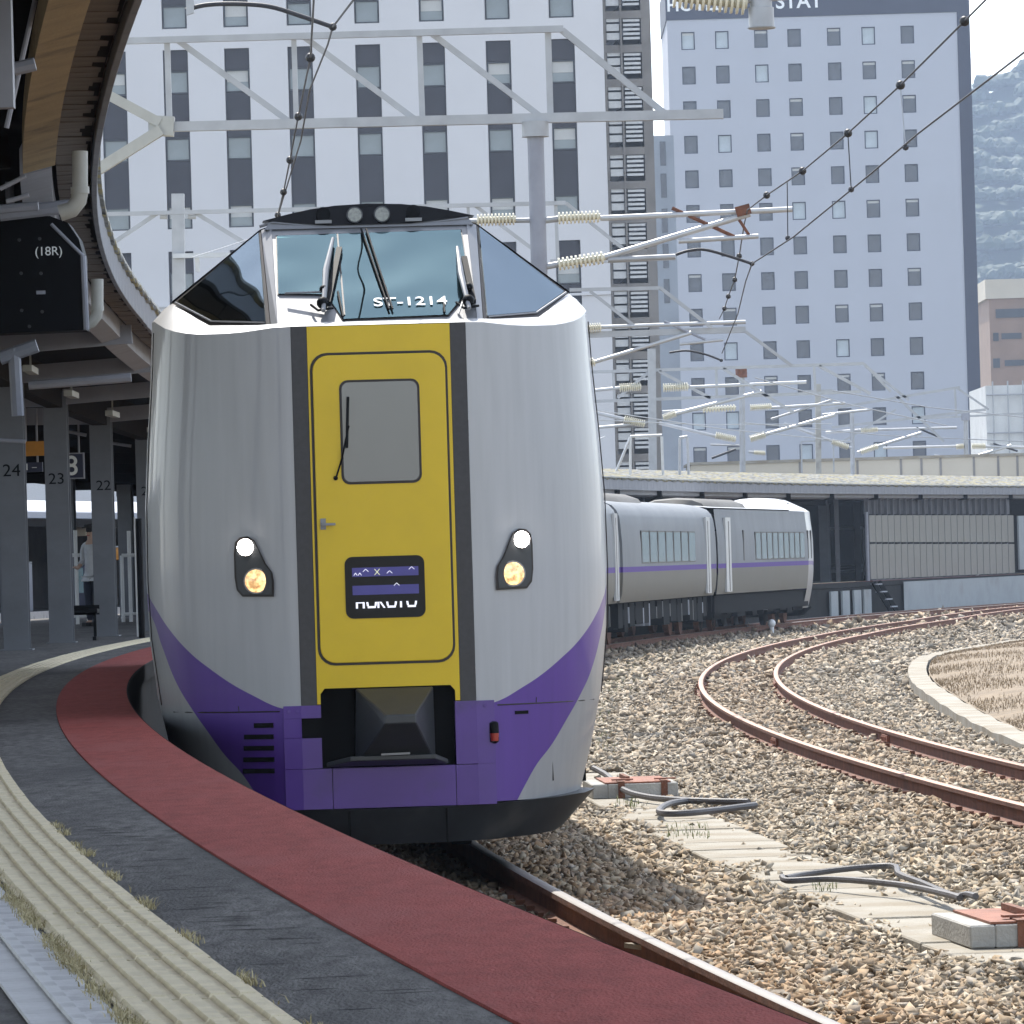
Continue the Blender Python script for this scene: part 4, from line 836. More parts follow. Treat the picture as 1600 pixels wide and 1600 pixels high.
    m = MB(); m.box(-.372, -.340, -.030, -.020, 2.025, 2.090); hd = m.build('handle', M_chrome, dr); m = MB(); m.bar((-.36, -.05, 2.055), (-.285, -.05, 2.055), .018, .014); m.tube([(-.357, -.05, 2.055), (-.357, -.028, 2.055)], .010); m.build('lever', M_chrome, hd)
    # purple bumper panels round the coupler recess
    def slab(mb, x0, x1, z0, z1):
        pts = [(x, -.008 if abs(x) <= .515 else -.008 + (abs(x) - .515) * .115) for x in sorted({x0, x1} | {q for q in (-.515, .515) if x0 < q < x1})]
        pl = [(x, y, z0) for x, y in pts] + [(x, .13, z0) for x, y in pts[::-1]]; mb.prism(pl, (0, 0, z1 - z0))
    for pieces in ([(-.62, -.40, .625, .803), (-.62, -.527, .806, .918), (-.62, -.40, .921, .995)], [(.388, .62, .625, .995)], [(-.62, -.345, .385, .621)], [(-.341, .381, .385, .621)], [(.385, .62, .385, .621)]):
        m = MB()
        for q_ in pieces: slab(m, *q_)
        m.build('bumper_panel', M_purple, r)
    for x in (-.585, -.535, -.46, .435, .50, .565):
        m = MB(); m.disc((x, -.008 + max(0, abs(x) - .515) * .115, .965), (0, -1, 0), .011, .007, 8); m.build('bolt', M_purple, r)
    m = MB(); m.box(-.55, .40, .12, .6, .60, 1.1); m.box(-.53, -.40, .01, .12, .78, .95); m.build('coupler_recess', M_void, r)
    # coupler cover: blunt pyramid
    back = [(-.205, -.02, .63), (.265, -.02, .64), (.262, -.02, 1.085), (-.19, -.02, 1.085)]; fr = [(-.045, -.42, .885), (.14, -.42, .885), (.137, -.42, .935), (-.035, -.42, .935)]
    m = MB(); bk2 = [(x, .45, z) for x, y, z in back]; m.add(back + fr + bk2, [(4, 5, 6, 7), (0, 1, 5, 4), (1, 2, 6, 5), (2, 3, 7, 6), (3, 0, 4, 7), (0, 8, 9, 1), (1, 9, 10, 2), (2, 10, 11, 3), (3, 11, 8, 0)]); m.build('coupler_cover', M_blackplastic, r, bevel=.006)
    m = MB(); m.prism([(-.38, -.03, .63), (.34, -.03, .63), (.26, -.14, .665), (-.24, -.14, .665)], (0, 0, .03)); m.build('coupler_plate', M_blackplastic, r, bevel=.005)
    m = MB(); m.bar((-.06, -.155, .700), (.11, -.155, .703), .012); m.build('release_bar', M_chrome, r)
    # louvres and fittings on the purple corners
    for k in range(5):
        z = .885 - .067 * k; x0, x1 = (-.79 if k == 0 else -.845 - .004 * k, -.68); m = MB(); a_, b_ = Vector((x0, hull_y(x0, z), z)), Vector((x1, hull_y(x1, z), z)); n_ = hull_n(-.76, z); d_ = (b_ - a_) / 2
        m.obox((a_ + b_) / 2, d_, n_ * .008, (0, 0, .014)); m.build('louvre', M_void, r)
    n_ = hull_n(.64, .8); P = Vector((.615, hull_y(.615, .8) - .012, .80)); m = MB(); m.tube([P + Vector((0, 0, .07)), P + Vector((0, 0, .06)), P + Vector((0, 0, 0)), P + Vector((0, 0, -.05)), P + Vector((0, 0, -.06))], [.012, .026, .028, .026, .008], 12); lamp = m.build('marker_lamp', M_black, r, smooth=True)
    m = MB(); m.tube([P + Vector((0, -.006, .0)), P + Vector((0, -.006, -.045))], [.027, .024], 12); m.build('red_lens', M_redlamp, lamp, smooth=True)
    z = .915; a_, b_ = Vector((.745, hull_y(.745, z), z)), Vector((.825, hull_y(.825, z), z)); m = MB(); m.obox((a_ + b_) / 2, (b_ - a_) / 2, hull_n(.78, z) * .006, (0, 0, .010)); m.build('step_slot', M_void, r)
    for (x, z0_, z1_) in ((.975, .50, .93),):
        m = MB(); m.tube([Vector((x, hull_y(x, z0_) - .002, z0_)), Vector((x - .01, hull_y(x, .7) - .002, .72)), Vector((x - .012, hull_y(x, z1_) - .002, z1_))], .005, 6); m.build('panel_seam', M_gasket, r)
    for sg in (1, -1):
        m = MB(); m.tube([Vector((sg * x, hull_y(x, .965) - .001, .965)) for x in (.64, .75, .86, .97, 1.08, 1.18, 1.26)], .0045, 6); m.build('panel_seam', M_gasket, r)
    for sg in (1, -1):
        for z in (2.62,):
            pass
        m = MB(); m.tube([Vector((sg * plan(4, z)[0], hull_y(plan(4, z)[0], z) - .0005, z)) for z in (.97, 1.0)], .003, 6); m.build('panel_seam', M_gasket, r)
        m = MB(); m.tube([Vector((sg * (Wz(z) - .012), 1.05, z)) for z in (1.0, 1.4, 1.75, 2.2, 2.6, 3.0, 3.25)], .004, 6); m.build('panel_seam', M_gasket, r)
    # headlights
    for sg in (1, -1):
        out = [(.655, 1.640), (.84, 1.645), (.872, 1.685), (.882, 1.76), (.882, 1.90), (.875, 1.965), (.845, 1.995), (.80, 2.0), (.76, 1.975), (.735, 1.92), (.70, 1.84), (.66, 1.78), (.652, 1.72)]
        m = MB(); m.prism([(sg * x, hull_y(x, z) - .018, z) for x, z in out], (0, .03, 0)); hl = m.build('headlight', M_gasket, r)
        m = MB(); m.prism([(sg * ((x - .78) * .9 + .78), hull_y((x - .78) * .9 + .78, z) - .022, (z - 1.82) * .93 + 1.82) for x, z in out], (0, .004, 0)); m.build('housing', M_blackplastic, hl)
        for (x, z, rr, mt) in ((.812, 1.935, .050, M_lens_hot), (.755, 1.735, .070, M_lens_warm)):
            n_ = hull_n(sg * x, z); n_ = (n_ * .5 + Vector((0, -1, 0)) * .5).normalized(); c_ = Vector((sg * x, hull_y(x, z) - .019, z))
            m = MB(); m.tube([c_, c_ + n_ * .012, c_ + n_ * .020, c_ + n_ * .023], [rr, rr * .97, rr * .7, rr * .15], 20); m.build('lens', mt, hl, smooth=True)
            m = MB(); m.tube([c_ - n_ * .0, c_ + n_ * .010], rr * 1.10, 20); m.build('rim', M_chrome if mt is M_lens_warm else M_gasket, hl)
    # skirt / snow plough
    m = MB(); T_, B_, Bk = [], [], []
    for x, y in [(-1.27, .95), (-1.18, .5), (-1.0, .25), (-.7, .06), (-.35, -.03), (0, -.05), (.35, -.03), (.7, .06), (1.0, .25), (1.18, .5), (1.27, .95)]:
        zt = .378 + .045 * (abs(x) / 1.27) ** 2; T_.append((x, y, zt)); B_.append((x * .84, y + .10, .165 + .03 * (abs(x) / 1.27) ** 3)); Bk.append((x * .9, y + .20, zt + .004))
    m.grid([B_, T_, Bk]); m.build('skirt', M_skirt, r, smooth=20)
    m = MB()
    for x in (-.25, .32): m.obox((x, -.045 + .02, .27), (.005, 0, 0), (0, .006, 0), (0, .0, .10))
    m.build('skirt_seam', M_void, r)
    for y in (3.2, 5.3, L - 4, L - 1.9):
        for x in (-.565, .565): m = MB(); m.tube([(x - .06, y, .43), (x + .06, y, .43)], .43, 24); m.build('wheel', M_void, r)
    for y in (4.25, L - 2.95): m = MB(); m.box(-1.0, 1.0, y - 1.6, y + 1.6, .30, .62); m.build('bogie_frame', M_void, r)
    return L
def side_fit(r, ys_win, wl, doors, slits):
    """windows, doors and slits on both sides; shared meshes"""
    wm = MB(); wm.box(-.012, .012, -wl / 2, wl / 2, 1.74, 2.46); w0 = None
    pm = MB(); pm.box(.010, .017, -wl / 2 + .10, wl / 2 - .03, 1.77, 2.43); p0 = None
    for sg in (1, -1):
        for y in ys_win:
            if w0 is None: w0 = wm.build('window', M_gasket, r, loc=(sg * 1.398, y, 0)); o = w0; p0 = pm.build('pane', M_win_far, w0)
            else: o = inst(w0, r, (sg * 1.398, y, 0), 0 if sg > 0 else math.pi); inst(p0, o)
        for y in doors:
            dm = MB(); dm.box(1.36, 1.415, y - .42, y + .42, .98, 3.0)
            d = dm.build('door', M_shoulder, r); d.rotation_euler = (0, 0, 0)
            if sg < 0: d.scale = (-1, 1, 1)
            sm_ = MB(); sm_.box(1.40, 1.4175, y - .13, y + .0, 1.0, 2.85); q_ = sm_.build('door_glass', M_gasket, d)
        for y in slits:
            sm_ = MB(); sm_.box(1.37, 1.412, y - .06, y + .06, 1.74, 2.5); q_ = sm_.build('slit_window', M_gasket, r)
            if sg < 0: q_.scale = (-1, 1, 1)
def under(r, L, y0=.5):
    rr = random.Random(int(L * 10)); y = y0 + .3
    while y < L - 1:
        w = rr.uniform(.5, 1.3); m = MB(); z1 = .9; z0 = rr.uniform(.28, .5); m.box(-1.2, 1.2, y, min(y + w, L - .3), z0, z1)
        m.build('equipment_box', M_void, r); y += w + rr.uniform(.12, .4)
        m = MB(); xx = 1.21; m.box(-xx, xx, y - .25, y - .12, rr.uniform(.35, .55), rr.uniform(.75, .88)); m.build('equipment_cover', rr.choice([M_steel_grey, M_void, M_skirt, M_void, M_void, M_void, M_skirt]), r)
    for yc in (2.6, L - 2.6):
        m = MB(); m.box(-1.05, 1.05, yc - 1.5, yc + 1.5, .35, .62); bg_ = m.build('bogie', M_void, r)
        for dy in (-1.05, 1.05):
            for x in (-.565, .565): m = MB(); m.tube([(x - .06, yc + dy, .43), (x + .06, yc + dy, .43)], .43, 20); m.build('wheel', M_rust, bg_)
def car_plain(r, L):
    m = MB(); m.grid([xz([(x, z) for x, z in PROF], .25) + xz([(-x, z) for x, z in PROF[::-1][1:]], .25), xz(PROF, L - .25) + xz([(-x, z) for x, z in PROF[::-1][1:]], L - .25)])
    n_ = len(PROF) * 2 - 1; m.add(xz(PROF, .25) + xz([(-x, z) for x, z in PROF[::-1][1:]], .25), [tuple(range(n_))]); m.add(xz(PROF, L - .25) + xz([(-x, z) for x, z in PROF[::-1][1:]], L - .25), [tuple(range(n_))])
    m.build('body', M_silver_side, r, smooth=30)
    m = MB(); m.box(-1.18, 1.18, -.02, .26, .9, 3.3); m.build('gangway_bellows', M_void, r)
def roof_hump(r, y0, y1):
    m = MB(); P_ = [(-.95, 3.40), (-.85, 3.62), (-.55, 3.80), (0, 3.86), (.55, 3.80), (.85, 3.62), (.95, 3.40)]
    sc = lambda f, y: [(x * f, y, 3.40 + (z - 3.40) * f) for x, z in P_]
    m.grid([sc(.15, y0), sc(.85, y0 + .25), sc(1, y0 + .8), sc(1, y1 - .8), sc(.85, y1 - .25), sc(.15, y1)]); m.build('air_conditioner', M_roof_dark, r, smooth=40)
def place_car(name, s0_, L, label, reverse=False, bog=(3.4, None), shift=0.0):
    b0 = bog[0]; b1 = L - b0 if bog[1] is None else bog[1]
    p1, p2 = arc_s(s0_ + b0), arc_s(s0_ + b1); d = (p2 - p1).normalized(); o = p1 - d * b0
    if reverse: o = o + d * L; d = -d
    e = Vector((d.y, -d.x, 0)); o = o + e * shift
    return root(name, (o.x, o.y, 0), label, 'railcar', 'cars of the silver express train', rz=math.atan2(-d.x, d.y))
def squash(o):
    for ch in o.children_recursive:
        if ch.type == 'MESH' and not ch.data.get('low'):
            ch.data['low'] = 1
            for v in ch.data.vertices:
                if v.co.z > 2.5: v.co.z = 2.5 + (v.co.z - 2.5) * .62
S0 = R1 * angY(R1, 33.85)
front = place_car('express_railcar', S0, 20.6, 'leading silver railcar with a yellow gangway door, purple swoosh and lit headlights', bog=(4.3, 17.7), shift=-.068)
car_nose(front)
ends = [S0 + 20.9, 6.0, 29.0, 51.6, 70.3, 89.2]
labs = ['second car of the train, hidden behind the leading car', 'third car of the train, hidden behind the leading car', 'car of the train just showing right behind the leading car', 'grey railcar with a purple stripe, between the front car and the last car', None]
for i in range(4):
    L = ends[i + 1] - ends[i]
    if i < 2: continue
    c_ = place_car('express_railcar', ends[i], L, labs[i]); car_plain(c_, L); under(c_, L)
    side_fit(c_, [4.2 + 1.5 * k for k in range(int((L - 6.8) / 1.5))], 1.35, [L - 2.0] if i == 3 else [1.2, L - 1.2], [])
    roof_hump(c_, 2.5, 8.5); squash(c_)
last = place_car('express_railcar', ends[4], 18.4, 'last railcar of the train with a raised white cab, far right', reverse=True, bog=(3.2, 15.2))
car_nose(last, True); under(last, 18.0, 3.0)
side_fit(last, [3.4 + 1.02 * k for k in range(9)], .92, [16.6], [2.2, 1.6, 14.0]); roof_hump(last, 9.5, 16.5); squash(last)
# ------------------------------------------------------------------ buildings
def facade(mb, Y, xs, zs, holes, depth):
    """solid wall from boxes around rectangular holes laid out on a grid: xs, zs edges, holes[i][j] True where a window opens"""
    for i in range(len(xs) - 1):
        j = 0
        while j < len(zs) - 1:
            if holes(i, j): j += 1; continue
            j2 = j
            while j2 < len(zs) - 1 and not holes(i, j2): j2 += 1
            mb.box(xs[i], xs[i + 1], Y, Y + depth, zs[j], zs[j2]); j = j2
# left hotel, about 277 m away
YH = 277.0; hx = lambda x: at(x, 130, YH).x; hz = lambda y: at(275, y, YH).z
x_r = at(945, 130, YH).x; x_l = -42.0; z_t = 36.0
hl_ = root('hotel_building', (hx(560), YH, 0), 'white hotel block with tall dark window strips behind the train', 'building')
cols = [178 - 101 * k for k in range(4, 0, -1)] + [178, 275, 371, 470, 576, 677, 780, 880]
hw = at(19.5, 0, YH).x - at(0, 0, YH).x
rows_px = [(-450, [(-450, -412, 'd'), (-412, -376, 'p'), (-376, -306, 'd'), (-306, -270, 'p'), (-270, -200, 'd'), (-200, -169, 'p')]),
           (-236, [(-236, -204, 'd'), (-204, -168, 'p'), (-168, -98, 'd'), (-98, -62, 'p'), (-62, 8, 'd'), (8, 45, 'p')]),
           (78, [(78, 110, 'd'), (110, 147, 'p'), (147, 215, 'd'), (215, 252, 'p'), (252, 322, 'd'), (322, 358, 'p')]),
           (393, [(393, 425, 'd'), (425, 462, 'p'), (462, 530, 'd'), (530, 566, 'p'), (566, 636, 'd'), (636, 672, 'p')])]
rows_px = rows_px[1:]
strips = [(segs[0][0], segs[-1][1]) for _, segs in rows_px]
xs = [x_l]; 
for c in cols: xs += [hx(c) - hw, hx(c) + hw]
xs.append(x_r)
zs = [0]
for t, b in strips[::-1]: zs += [hz(b), hz(t)]
zs.append(z_t)
m = MB(); facade(m, YH, xs, zs, lambda i, j: i % 2 == 1 and j % 2 == 1, .5); m.box(x_l, x_r, YH + .5, YH + 16, 0, z_t - .4); m.build('wall', M_hotel_w, hl_, world=True)
m = MB(); m.box(x_l - .2, x_r + .2, YH - .2, YH + 16.2, z_t, z_t + .5); m.build('parapet', M_hotel_w, hl_, world=True)
dcache = {}; rr = random.Random(3)
for c in cols[2:]:
    X = hx(c)
    for _, segs in rows_px:
        for (a, b, kind) in segs:
            h = hz(a) - hz(b); key = (kind, round(h, 1)); loc = Vector((X, YH + .32, (hz(a) + hz(b)) / 2)) - ORG[hl_.name][0]
            if kind == 'd':
                if key not in dcache:
                    m = MB(); m.box(-hw + .02, hw - .02, -.14, .1, -h / 2, h / 2); dcache[key] = m.build('spandrel_panel', M_hotel_d, hl_, loc=loc)
                else: inst(dcache[key], hl_, loc)
            else:
                if key not in dcache:
                    m = MB(); t = .09; m.box(-hw + .02, -hw + t, -.16, .08, -h / 2, h / 2); m.box(hw - t, hw - .02, -.16, .08, -h / 2, h / 2); m.box(-hw + t, hw - t, -.16, .08, -h / 2, -h / 2 + .07); m.box(-hw + t, hw - t, -.16, .08, h / 2 - .07, h / 2)
                    wf = m.build('window', M_hotel_frame, hl_, loc=loc); dcache[key] = wf
                    m = MB(); m.box(-hw + t, hw - t, -.05, 0, -h / 2 + .07, h / 2 - .07); pn = m.build('pane', M_pane, wf); dcache[key + ('p',)] = pn
                    m = MB(); m.box(-hw + t + .01, hw - t - .01, -.07, -.055, -.05, h / 2 - .08); dcache[key + ('b',)] = m
                    pn_o = wf
                else:
                    wf = inst(dcache[key], hl_, loc); inst(dcache[key + ('p',)], wf)
                q = rr.random()
                if q < .45:
                    bm_ = dcache[key + ('b',)]
                    if isinstance(bm_, MB): dcache[key + ('b',)] = bm_.build('blind', M_blind, wf)
                    else: inst(bm_, wf)
m = MB(); zb = hz(476); m.box(x_l, x_r, YH - .12, YH - .004, zb - .12, zb); m.build('string_course', M_hotel_w, hl_, world=True)
# external stair tower between the hotels
YT = 284.0; tx = lambda x: at(x, 130, YT).x; tz = lambda y: at(980, y, YT).z
st = root('stair_tower', (tx(980), YT, 0), 'grey brown external stair tower with pale louvres between the two hotels', 'tower')
m = MB(); m.box(tx(947), tx(1019), YT + 3.5, YT + 4, 0, 36); m.box(tx(1004), tx(1019), YT, YT + 3.5, 0, 36); m.build('wall', M_tower, st, world=True)
m = MB(); m.box(tx(945.5), tx(949), YT - .1, YT + .2, 0, 36); m.build('corner_post', M_tower, st, world=True)
m = MB(); m.box(tx(971), tx(974), YT - .1, YT + .2, 0, 36); m.build('middle_post', M_tower, st, world=True)
slab = None; lv = None; k = 0
for k in range(-4, 14):
    y = 64 + 53.3 * k
    if tz(y) < .5: break
    z = tz(y + 6); m = MB(); m.box(tx(949), tx(1004), YT - .05, YT + 3.4, z - .38, z); 
    if slab is None: slab = m.build('landing_slab', M_tower, st, world=True); z_s = z
    else: o = inst(slab, st, (0, 0, z - z_s))
    zc_ = tz(y - 22)
    m = MB()
    for q in range(6): m.box(tx(976), tx(1002), YT + .02, YT + .08, zc_ - .62 + .22 * q, zc_ - .62 + .22 * q + .12)
    for q in range(3): m.box(tx(950), tx(970), YT + .02, YT + .08, zc_ - .62 + .44 * q, zc_ - .62 + .44 * q + .34)
    if lv is None: lv = m.build('louvre_bank', M_louver, st, world=True); lv['kind'] = 'stuff'; z_l = zc_
    elif k % 2 == 0 or True: o = inst(lv, st, (0, 0, zc_ - z_l)); o['kind'] = 'stuff'; o.scale = (1, 1, 1)
    m = MB(); za, zb2 = tz(y + 5), tz(y - 48); m.bar((tx(950), YT + 1.4 + (k % 2) * 1.0, za), (tx(1003), YT + 1.4 + (k % 2) * 1.0, zb2 - .3), .9, .25); m.build('stair_flight', M_steel_grey, st, world=True)
# pale small block glimpsed between
YB = 430.0; pb = root('pale_building', (at(1034, 200, YB).x, YB, 0), 'narrow pale blue block glimpsed right of the stair tower', 'building')
m = MB(); m.box(at(1018, 200, YB).x, at(1052, 200, YB).x, YB, YB + 10, 0, at(1030, 212, YB).z); m.build('wall', M_greyblue, pb, world=True)
m = MB()
for y in (240, 290, 345, 400, 455): 
    m = MB(); z = at(1036, y, YB).z; m.box(at(1033, 300, YB).x, at(1042, 300, YB).x, YB - .05, YB + .1, z - .9, z + .9); m.build('window', M_pane2, pb, world=True)
# right hotel, about 500 m away
YR = 500.0; rx = lambda x: at(x, 64, YR).x; rz_ = lambda y: at(1075, y, YR).z
hr = root('hotel_building', (rx(1280), YR, 0), 'pale blue hotel tower with small square windows and a navy roof band with lettering', 'building')
cx_ = [1075, 1128, 1189, 1241, 1303, 1357, 1418]; ww = (at(10, 0, YR).x - at(0, 0, YR).x); ww *= 1.06
xl, xr, xd = rx(1043), rx(1496), rx(1516)
zr = [rz_(64 + 54.1 * k) for k in range(13)]; wh = .78
xs = [xl]
for c in cx_: xs += [rx(c) - ww, rx(c) + ww]
xs.append(xr)
zs = [0]
for z in zr[::-1]: zs += [z - wh, z + wh]
zband = rz_(31); zs.append(zband)
m = MB(); facade(m, YR, xs, zs, lambda i, j: i % 2 == 1 and j % 2 == 1, .35); m.box(xl, xr, YR + .35, YR + 18, 0, zband); m.build('wall', M_hotel2_w, hr, world=True)
m = MB(); m.box(xl - .1, xd, YR - .08, YR + 18.1, zband, rz_(-26)); m.build('roof_band', M_hotel2_d, hr, world=True)
m = MB(); m.box(xr, xd, YR - .08, YR + 18.1, 0, zband); m.build('corner_band', M_hotel2_d, hr, world=True)
rr = random.Random(11); w0 = None
for c in cx_:
    for z in zr:
        loc = Vector((rx(c), YR + .26, z)) - ORG[hr.name][0]
        if w0 is None:
            m = MB(); t = .09; m.box(-ww, -ww + t, -.16, .08, -wh, wh); m.box(ww - t, ww, -.16, .08, -wh, wh); m.box(-ww + t, ww - t, -.16, .08, -wh, -wh + t); m.box(-ww + t, ww - t, -.16, .08, wh - t, wh); w0 = m.build('window', M_hotel2_d, hr, loc=loc); wf = w0
            m = MB(); m.box(-ww + t, ww - t, -.05, 0, -wh + t, wh - t); p0 = m.build('pane', M_pane2, w0)
            m = MB(); m.box(-ww + t, ww - t, -.06, -.052, -wh + t, wh - t); bl0 = m.build('curtain', M_pane2b, w0); m = MB(); m.box(-ww + t, ww - t, -.08, -.06, wh * .62, wh - t); bl1 = m.build('blind', M_blind, w0)
        else:
            wf = inst(w0, hr, loc); inst(p0, wf); q = rr.random()
            if q < .13: inst(bl0, wf)
            elif q < .38: inst(bl1, wf)
P = at(1085, 8, YR - .1) - ORG[hr.name][0]; text('hotel_lettering', 'HOTEL', 1.55, face_cam(P), M_decal, hr, extrude=.05, bold=.03)
P = at(1234, 3, YR - .1) - ORG[hr.name][0]; text('hotel_lettering', '& STAY', 1.75, face_cam(P), M_decal, hr, extrude=.05, bold=.03)
# far right: brick block, sheeted block, long low beige building, hill
YK = 640.0
bk = root('brick_building', (at(1580, 500, YK).x, YK, 0), 'brown brick block with dark strip windows at the right edge below the hill', 'building')
m = MB(); x0, x1 = at(1546, 500, YK).x, at(1720, 500, YK).x; m.box(x0, x1, YK, YK + 20, 0, at(1580, 466, YK).z); m.build('wall', M_brick, bk, world=True)
m = MB(); m.box(x0 - .4, x1, YK - .4, YK + 20, at(1580, 466, YK).z, at(1580, 436, YK).z); m.build('roof', M_beige, bk, world=True)
for (a, b, c, d) in ((1556, 482, 1600, 497), (1552, 520, 1560, 533), (1565, 520, 1596, 530), (1552, 560, 1562, 575), (1570, 562, 1600, 572), (1606, 482, 1650, 497), (1610, 520, 1640, 530)):
    p, q = at(a, d, YK), at(c, b, YK); m = MB(); m.box(p.x, q.x, YK - .15, YK + .1, p.z, q.z); m.build('window', M_hotel_frame, bk, world=True)
YM = 420.0
sh = root('sheeted_building', (at(1580, 650, YM).x, YM, 0), 'low white building wrapped in pale sheeting with a grid of tubes', 'building')
m = MB(); x0, x1 = at(1541, 650, YM).x, at(1700, 650, YM).x; zt = at(1570, 602, YM).z; m.box(x0, x1, YM, YM + 15, 0, zt); m.build('wall', M_mesh, sh, world=True)
for i in range(7): x = x0 + .5 + i * 1.1; m = MB(); m.tube([(x, YM - .3, 0), (x, YM - .3, zt + .3)], .06, 6); m.build('scaffold_tube', M_galv, sh, world=True)
for z in (zt * .55, zt * .75, zt * .95): m = MB(); m.tube([(x0, YM - .38, z), (x1, YM - .38, z)], .06, 6); m.build('scaffold_tube', M_galv, sh, world=True)
YL = 260.0
lb = root('low_building', (at(1450, 740, YL).x, YL, 0), 'long low beige building with panel joints behind the far canopy roof', 'building')
pts = [(1075, 735), (1290, 725), (1400, 717), (1700, 708)]
x0, x1 = at(1080, 735, YL).x, at(1750, 735, YL).x; zt = at(1450, 716, YL).z; m = MB(); m.box(x0, x1, YL, YL + 8, 0, zt); m.build('wall', M_beige, lb, world=True)
m = MB(); m.box(x0 - .1, x1, YL - .1, YL + 8.1, zt, zt + .12); m.build('coping', M_conc_lt, lb, world=True)
for x in (1408, 1440, 1470, 1522, 1560, 1590, 1340, 1250): q = at(x, 735, YL).x; m = MB(); m.box(q - .05, q + .05, YL - .03, YL + .01, 0, zt); m.build('joint_strip', M_tower, lb, world=True)
# hill behind, forested
rows = []; nx, ny = 90, 34
for j in range(ny):
    r = []
    for i in range(nx):
        X = -250 + 900 * i / (nx - 1); Y = 1350 + 900 * j / (ny - 1)
        prof_ = math.exp(-((X - 190) / 270) ** 2) * 152 * min(1, j / 16) ** .8 + 2.5 * math.sin(X * .045 + j * .3) + 2 * math.sin(X * .11 + j * .5) + rng.random() * 2
        r.append((X, Y, max(-.7, prof_ - 4)))
    rows.append(r)
m = MB(); m.grid(rows); hill = m.build('hill', M_forest, None, smooth=180); tag(hill, 'wooded hill fading into blue haze at the right edge', None, None, 'structure')
P = []
vs = []; fs = []
for _ in range(11000):
    i = random.uniform(31, 46); j = random.uniform(0, 17); p = Vector(rows[int(j)][int(i)]); p += Vector((random.uniform(-6, 6), random.uniform(-14, 14), 0)); r = random.uniform(2.2, 4.6); n0 = len(vs)
    if p.z < 2: continue
    n_ = 7
    for rr_, zz_ in ((.62, .15), (.66, .5), (.42, .82)):
        for k in range(n_): a = k * 6.283 / n_ + random.uniform(-.3, .3); q_ = r * rr_ * random.uniform(.75, 1.2); vs.append((p.x + q_ * math.cos(a), p.y + q_ * math.sin(a), p.z + r * zz_ * random.uniform(.85, 1.15)))
    vs.append((p.x + random.uniform(-1, 1), p.y, p.z + r * random.uniform(.92, 1.08)))
    for L_ in range(2): fs += [(n0 + L_ * n_ + k, n0 + L_ * n_ + (k + 1) % n_, n0 + (L_ + 1) * n_ + (k + 1) % n_, n0 + (L_ + 1) * n_ + k) for k in range(n_)]
    fs += [(n0 + 2 * n_ + k, n0 + 2 * n_ + (k + 1) % n_, n0 + 3 * n_) for k in range(n_)]
me = bpy.data.meshes.new('hill_forest'); me.from_pydata(vs, [], fs); me.materials.append(leafmat('far_leaves', (.020, .036, .018), (.030, .048, .024))); o = bpy.data.objects.new('hill_forest', me); link(o); tag(o, 'dense far off wood covering the hazy hill', None, None, 'stuff')

# ------------------------------------------------------------------ far platform: board wall, slats, steps, posts
bw = root('board_wall', arc(RP + .5, angY(RP, 190), HP), 'beige vertical board wall in two rows with dark battens under the far canopy', 'wall')
A0 = angY(RP + .5, atR(1357, 850, RP + .5, 150, 230).y); A1 = angY(RP + .5, atR(1584, 850, RP + .5, 150, 230).y); nb = 23
pm = MB(); wl_ = (A1 - A0) * RP / nb; pm.box(-.03, .03, -wl_ / 2 + .05, wl_ / 2 - .05, 0, 1); b0 = None; d0 = None
dm = MB(); dm.box(-.05, .05, -.045, .045, 0, 1)
def zw(x, y, a): Y = CY + RP * math.sin(a); return at(x, y, Y).z
for k in range(nb):
    a = A0 + (A1 - A0) * (k + .5) / nb; x = 1357 + 227 * (k + .5) / nb
    for (ya, yb_) in ((905 - (k / nb) * 10, 850), (847, 805)):
        z0, z1 = zw(x, ya, a), zw(x, yb_, a); p = arc(RP + .5, a, z0) - ORG[bw.name][0]
        if b0 is None: b0 = pm.build('board', M_slat, bw, loc=p); o = b0
        else: o = inst(b0, bw, p)
        o.rotation_euler = (random.uniform(-.01, .01), 0, -a); o.scale = (1, 1, z1 - z0)
    a = A0 + (A1 - A0) * k / nb; z0, z1 = zw(x - 5, 906 - (k / nb) * 10, a), zw(x - 5, 772, a); p = arc(RP + .53, a, z0) - ORG[bw.name][0]
    if d0 is None: d0 = dm.build('batten', M_slat_dark, bw, loc=p); o = d0
    else: o = inst(d0, bw, p)
    o.rotation_euler = (0, 0, -a); o.scale = (1, 1, z1 - z0)
m = MB(); rows = []
for k in range(nb + 1):
    a = A0 + (A1 - A0) * k / nb; x = 1357 + 227 * k / nb; z0 = zw(x, 803, a); z1 = zw(x, 770, a); rows.append([arc(RP + .62, a, z0), arc(RP + .62, a, z1), arc(RP + .66, a, z1), arc(RP + .66, a, z0)])
m.grid(rows); m.build('backing_panel', M_slat_dark, bw, world=True)
m = MB(); rows = []
for k in range(nb + 1):
    a = A0 + (A1 - A0) * k / nb; x = 1357 + 227 * k / nb; z0 = zw(x, 912 - 10 * k / nb, a); rows.append([arc(RP + .42, a, z0 - .02), arc(RP + .42, a, z0 + .12), arc(RP + .56, a, z0 + .12), arc(RP + .56, a, z0 - .02), arc(RP + .42, a, z0 - .02)])
m.grid(rows); m.build('base_rail', M_slat_dark, bw, world=True)
m = MB(); a = A0 - .3 / RP; p = arc(RP + .5, a, HP) ; z1 = zw(1352, 800, a); m.tube([p, Vector((p.x, p.y, z1))], .06); m.build('corner_post', M_steel_grey, bw, world=True)
b2 = root('board_wall', arc(RP + .4, A1 + 3 / RP, HP), 'pale blue grey board wall at the right edge, beyond the beige boards', 'wall')
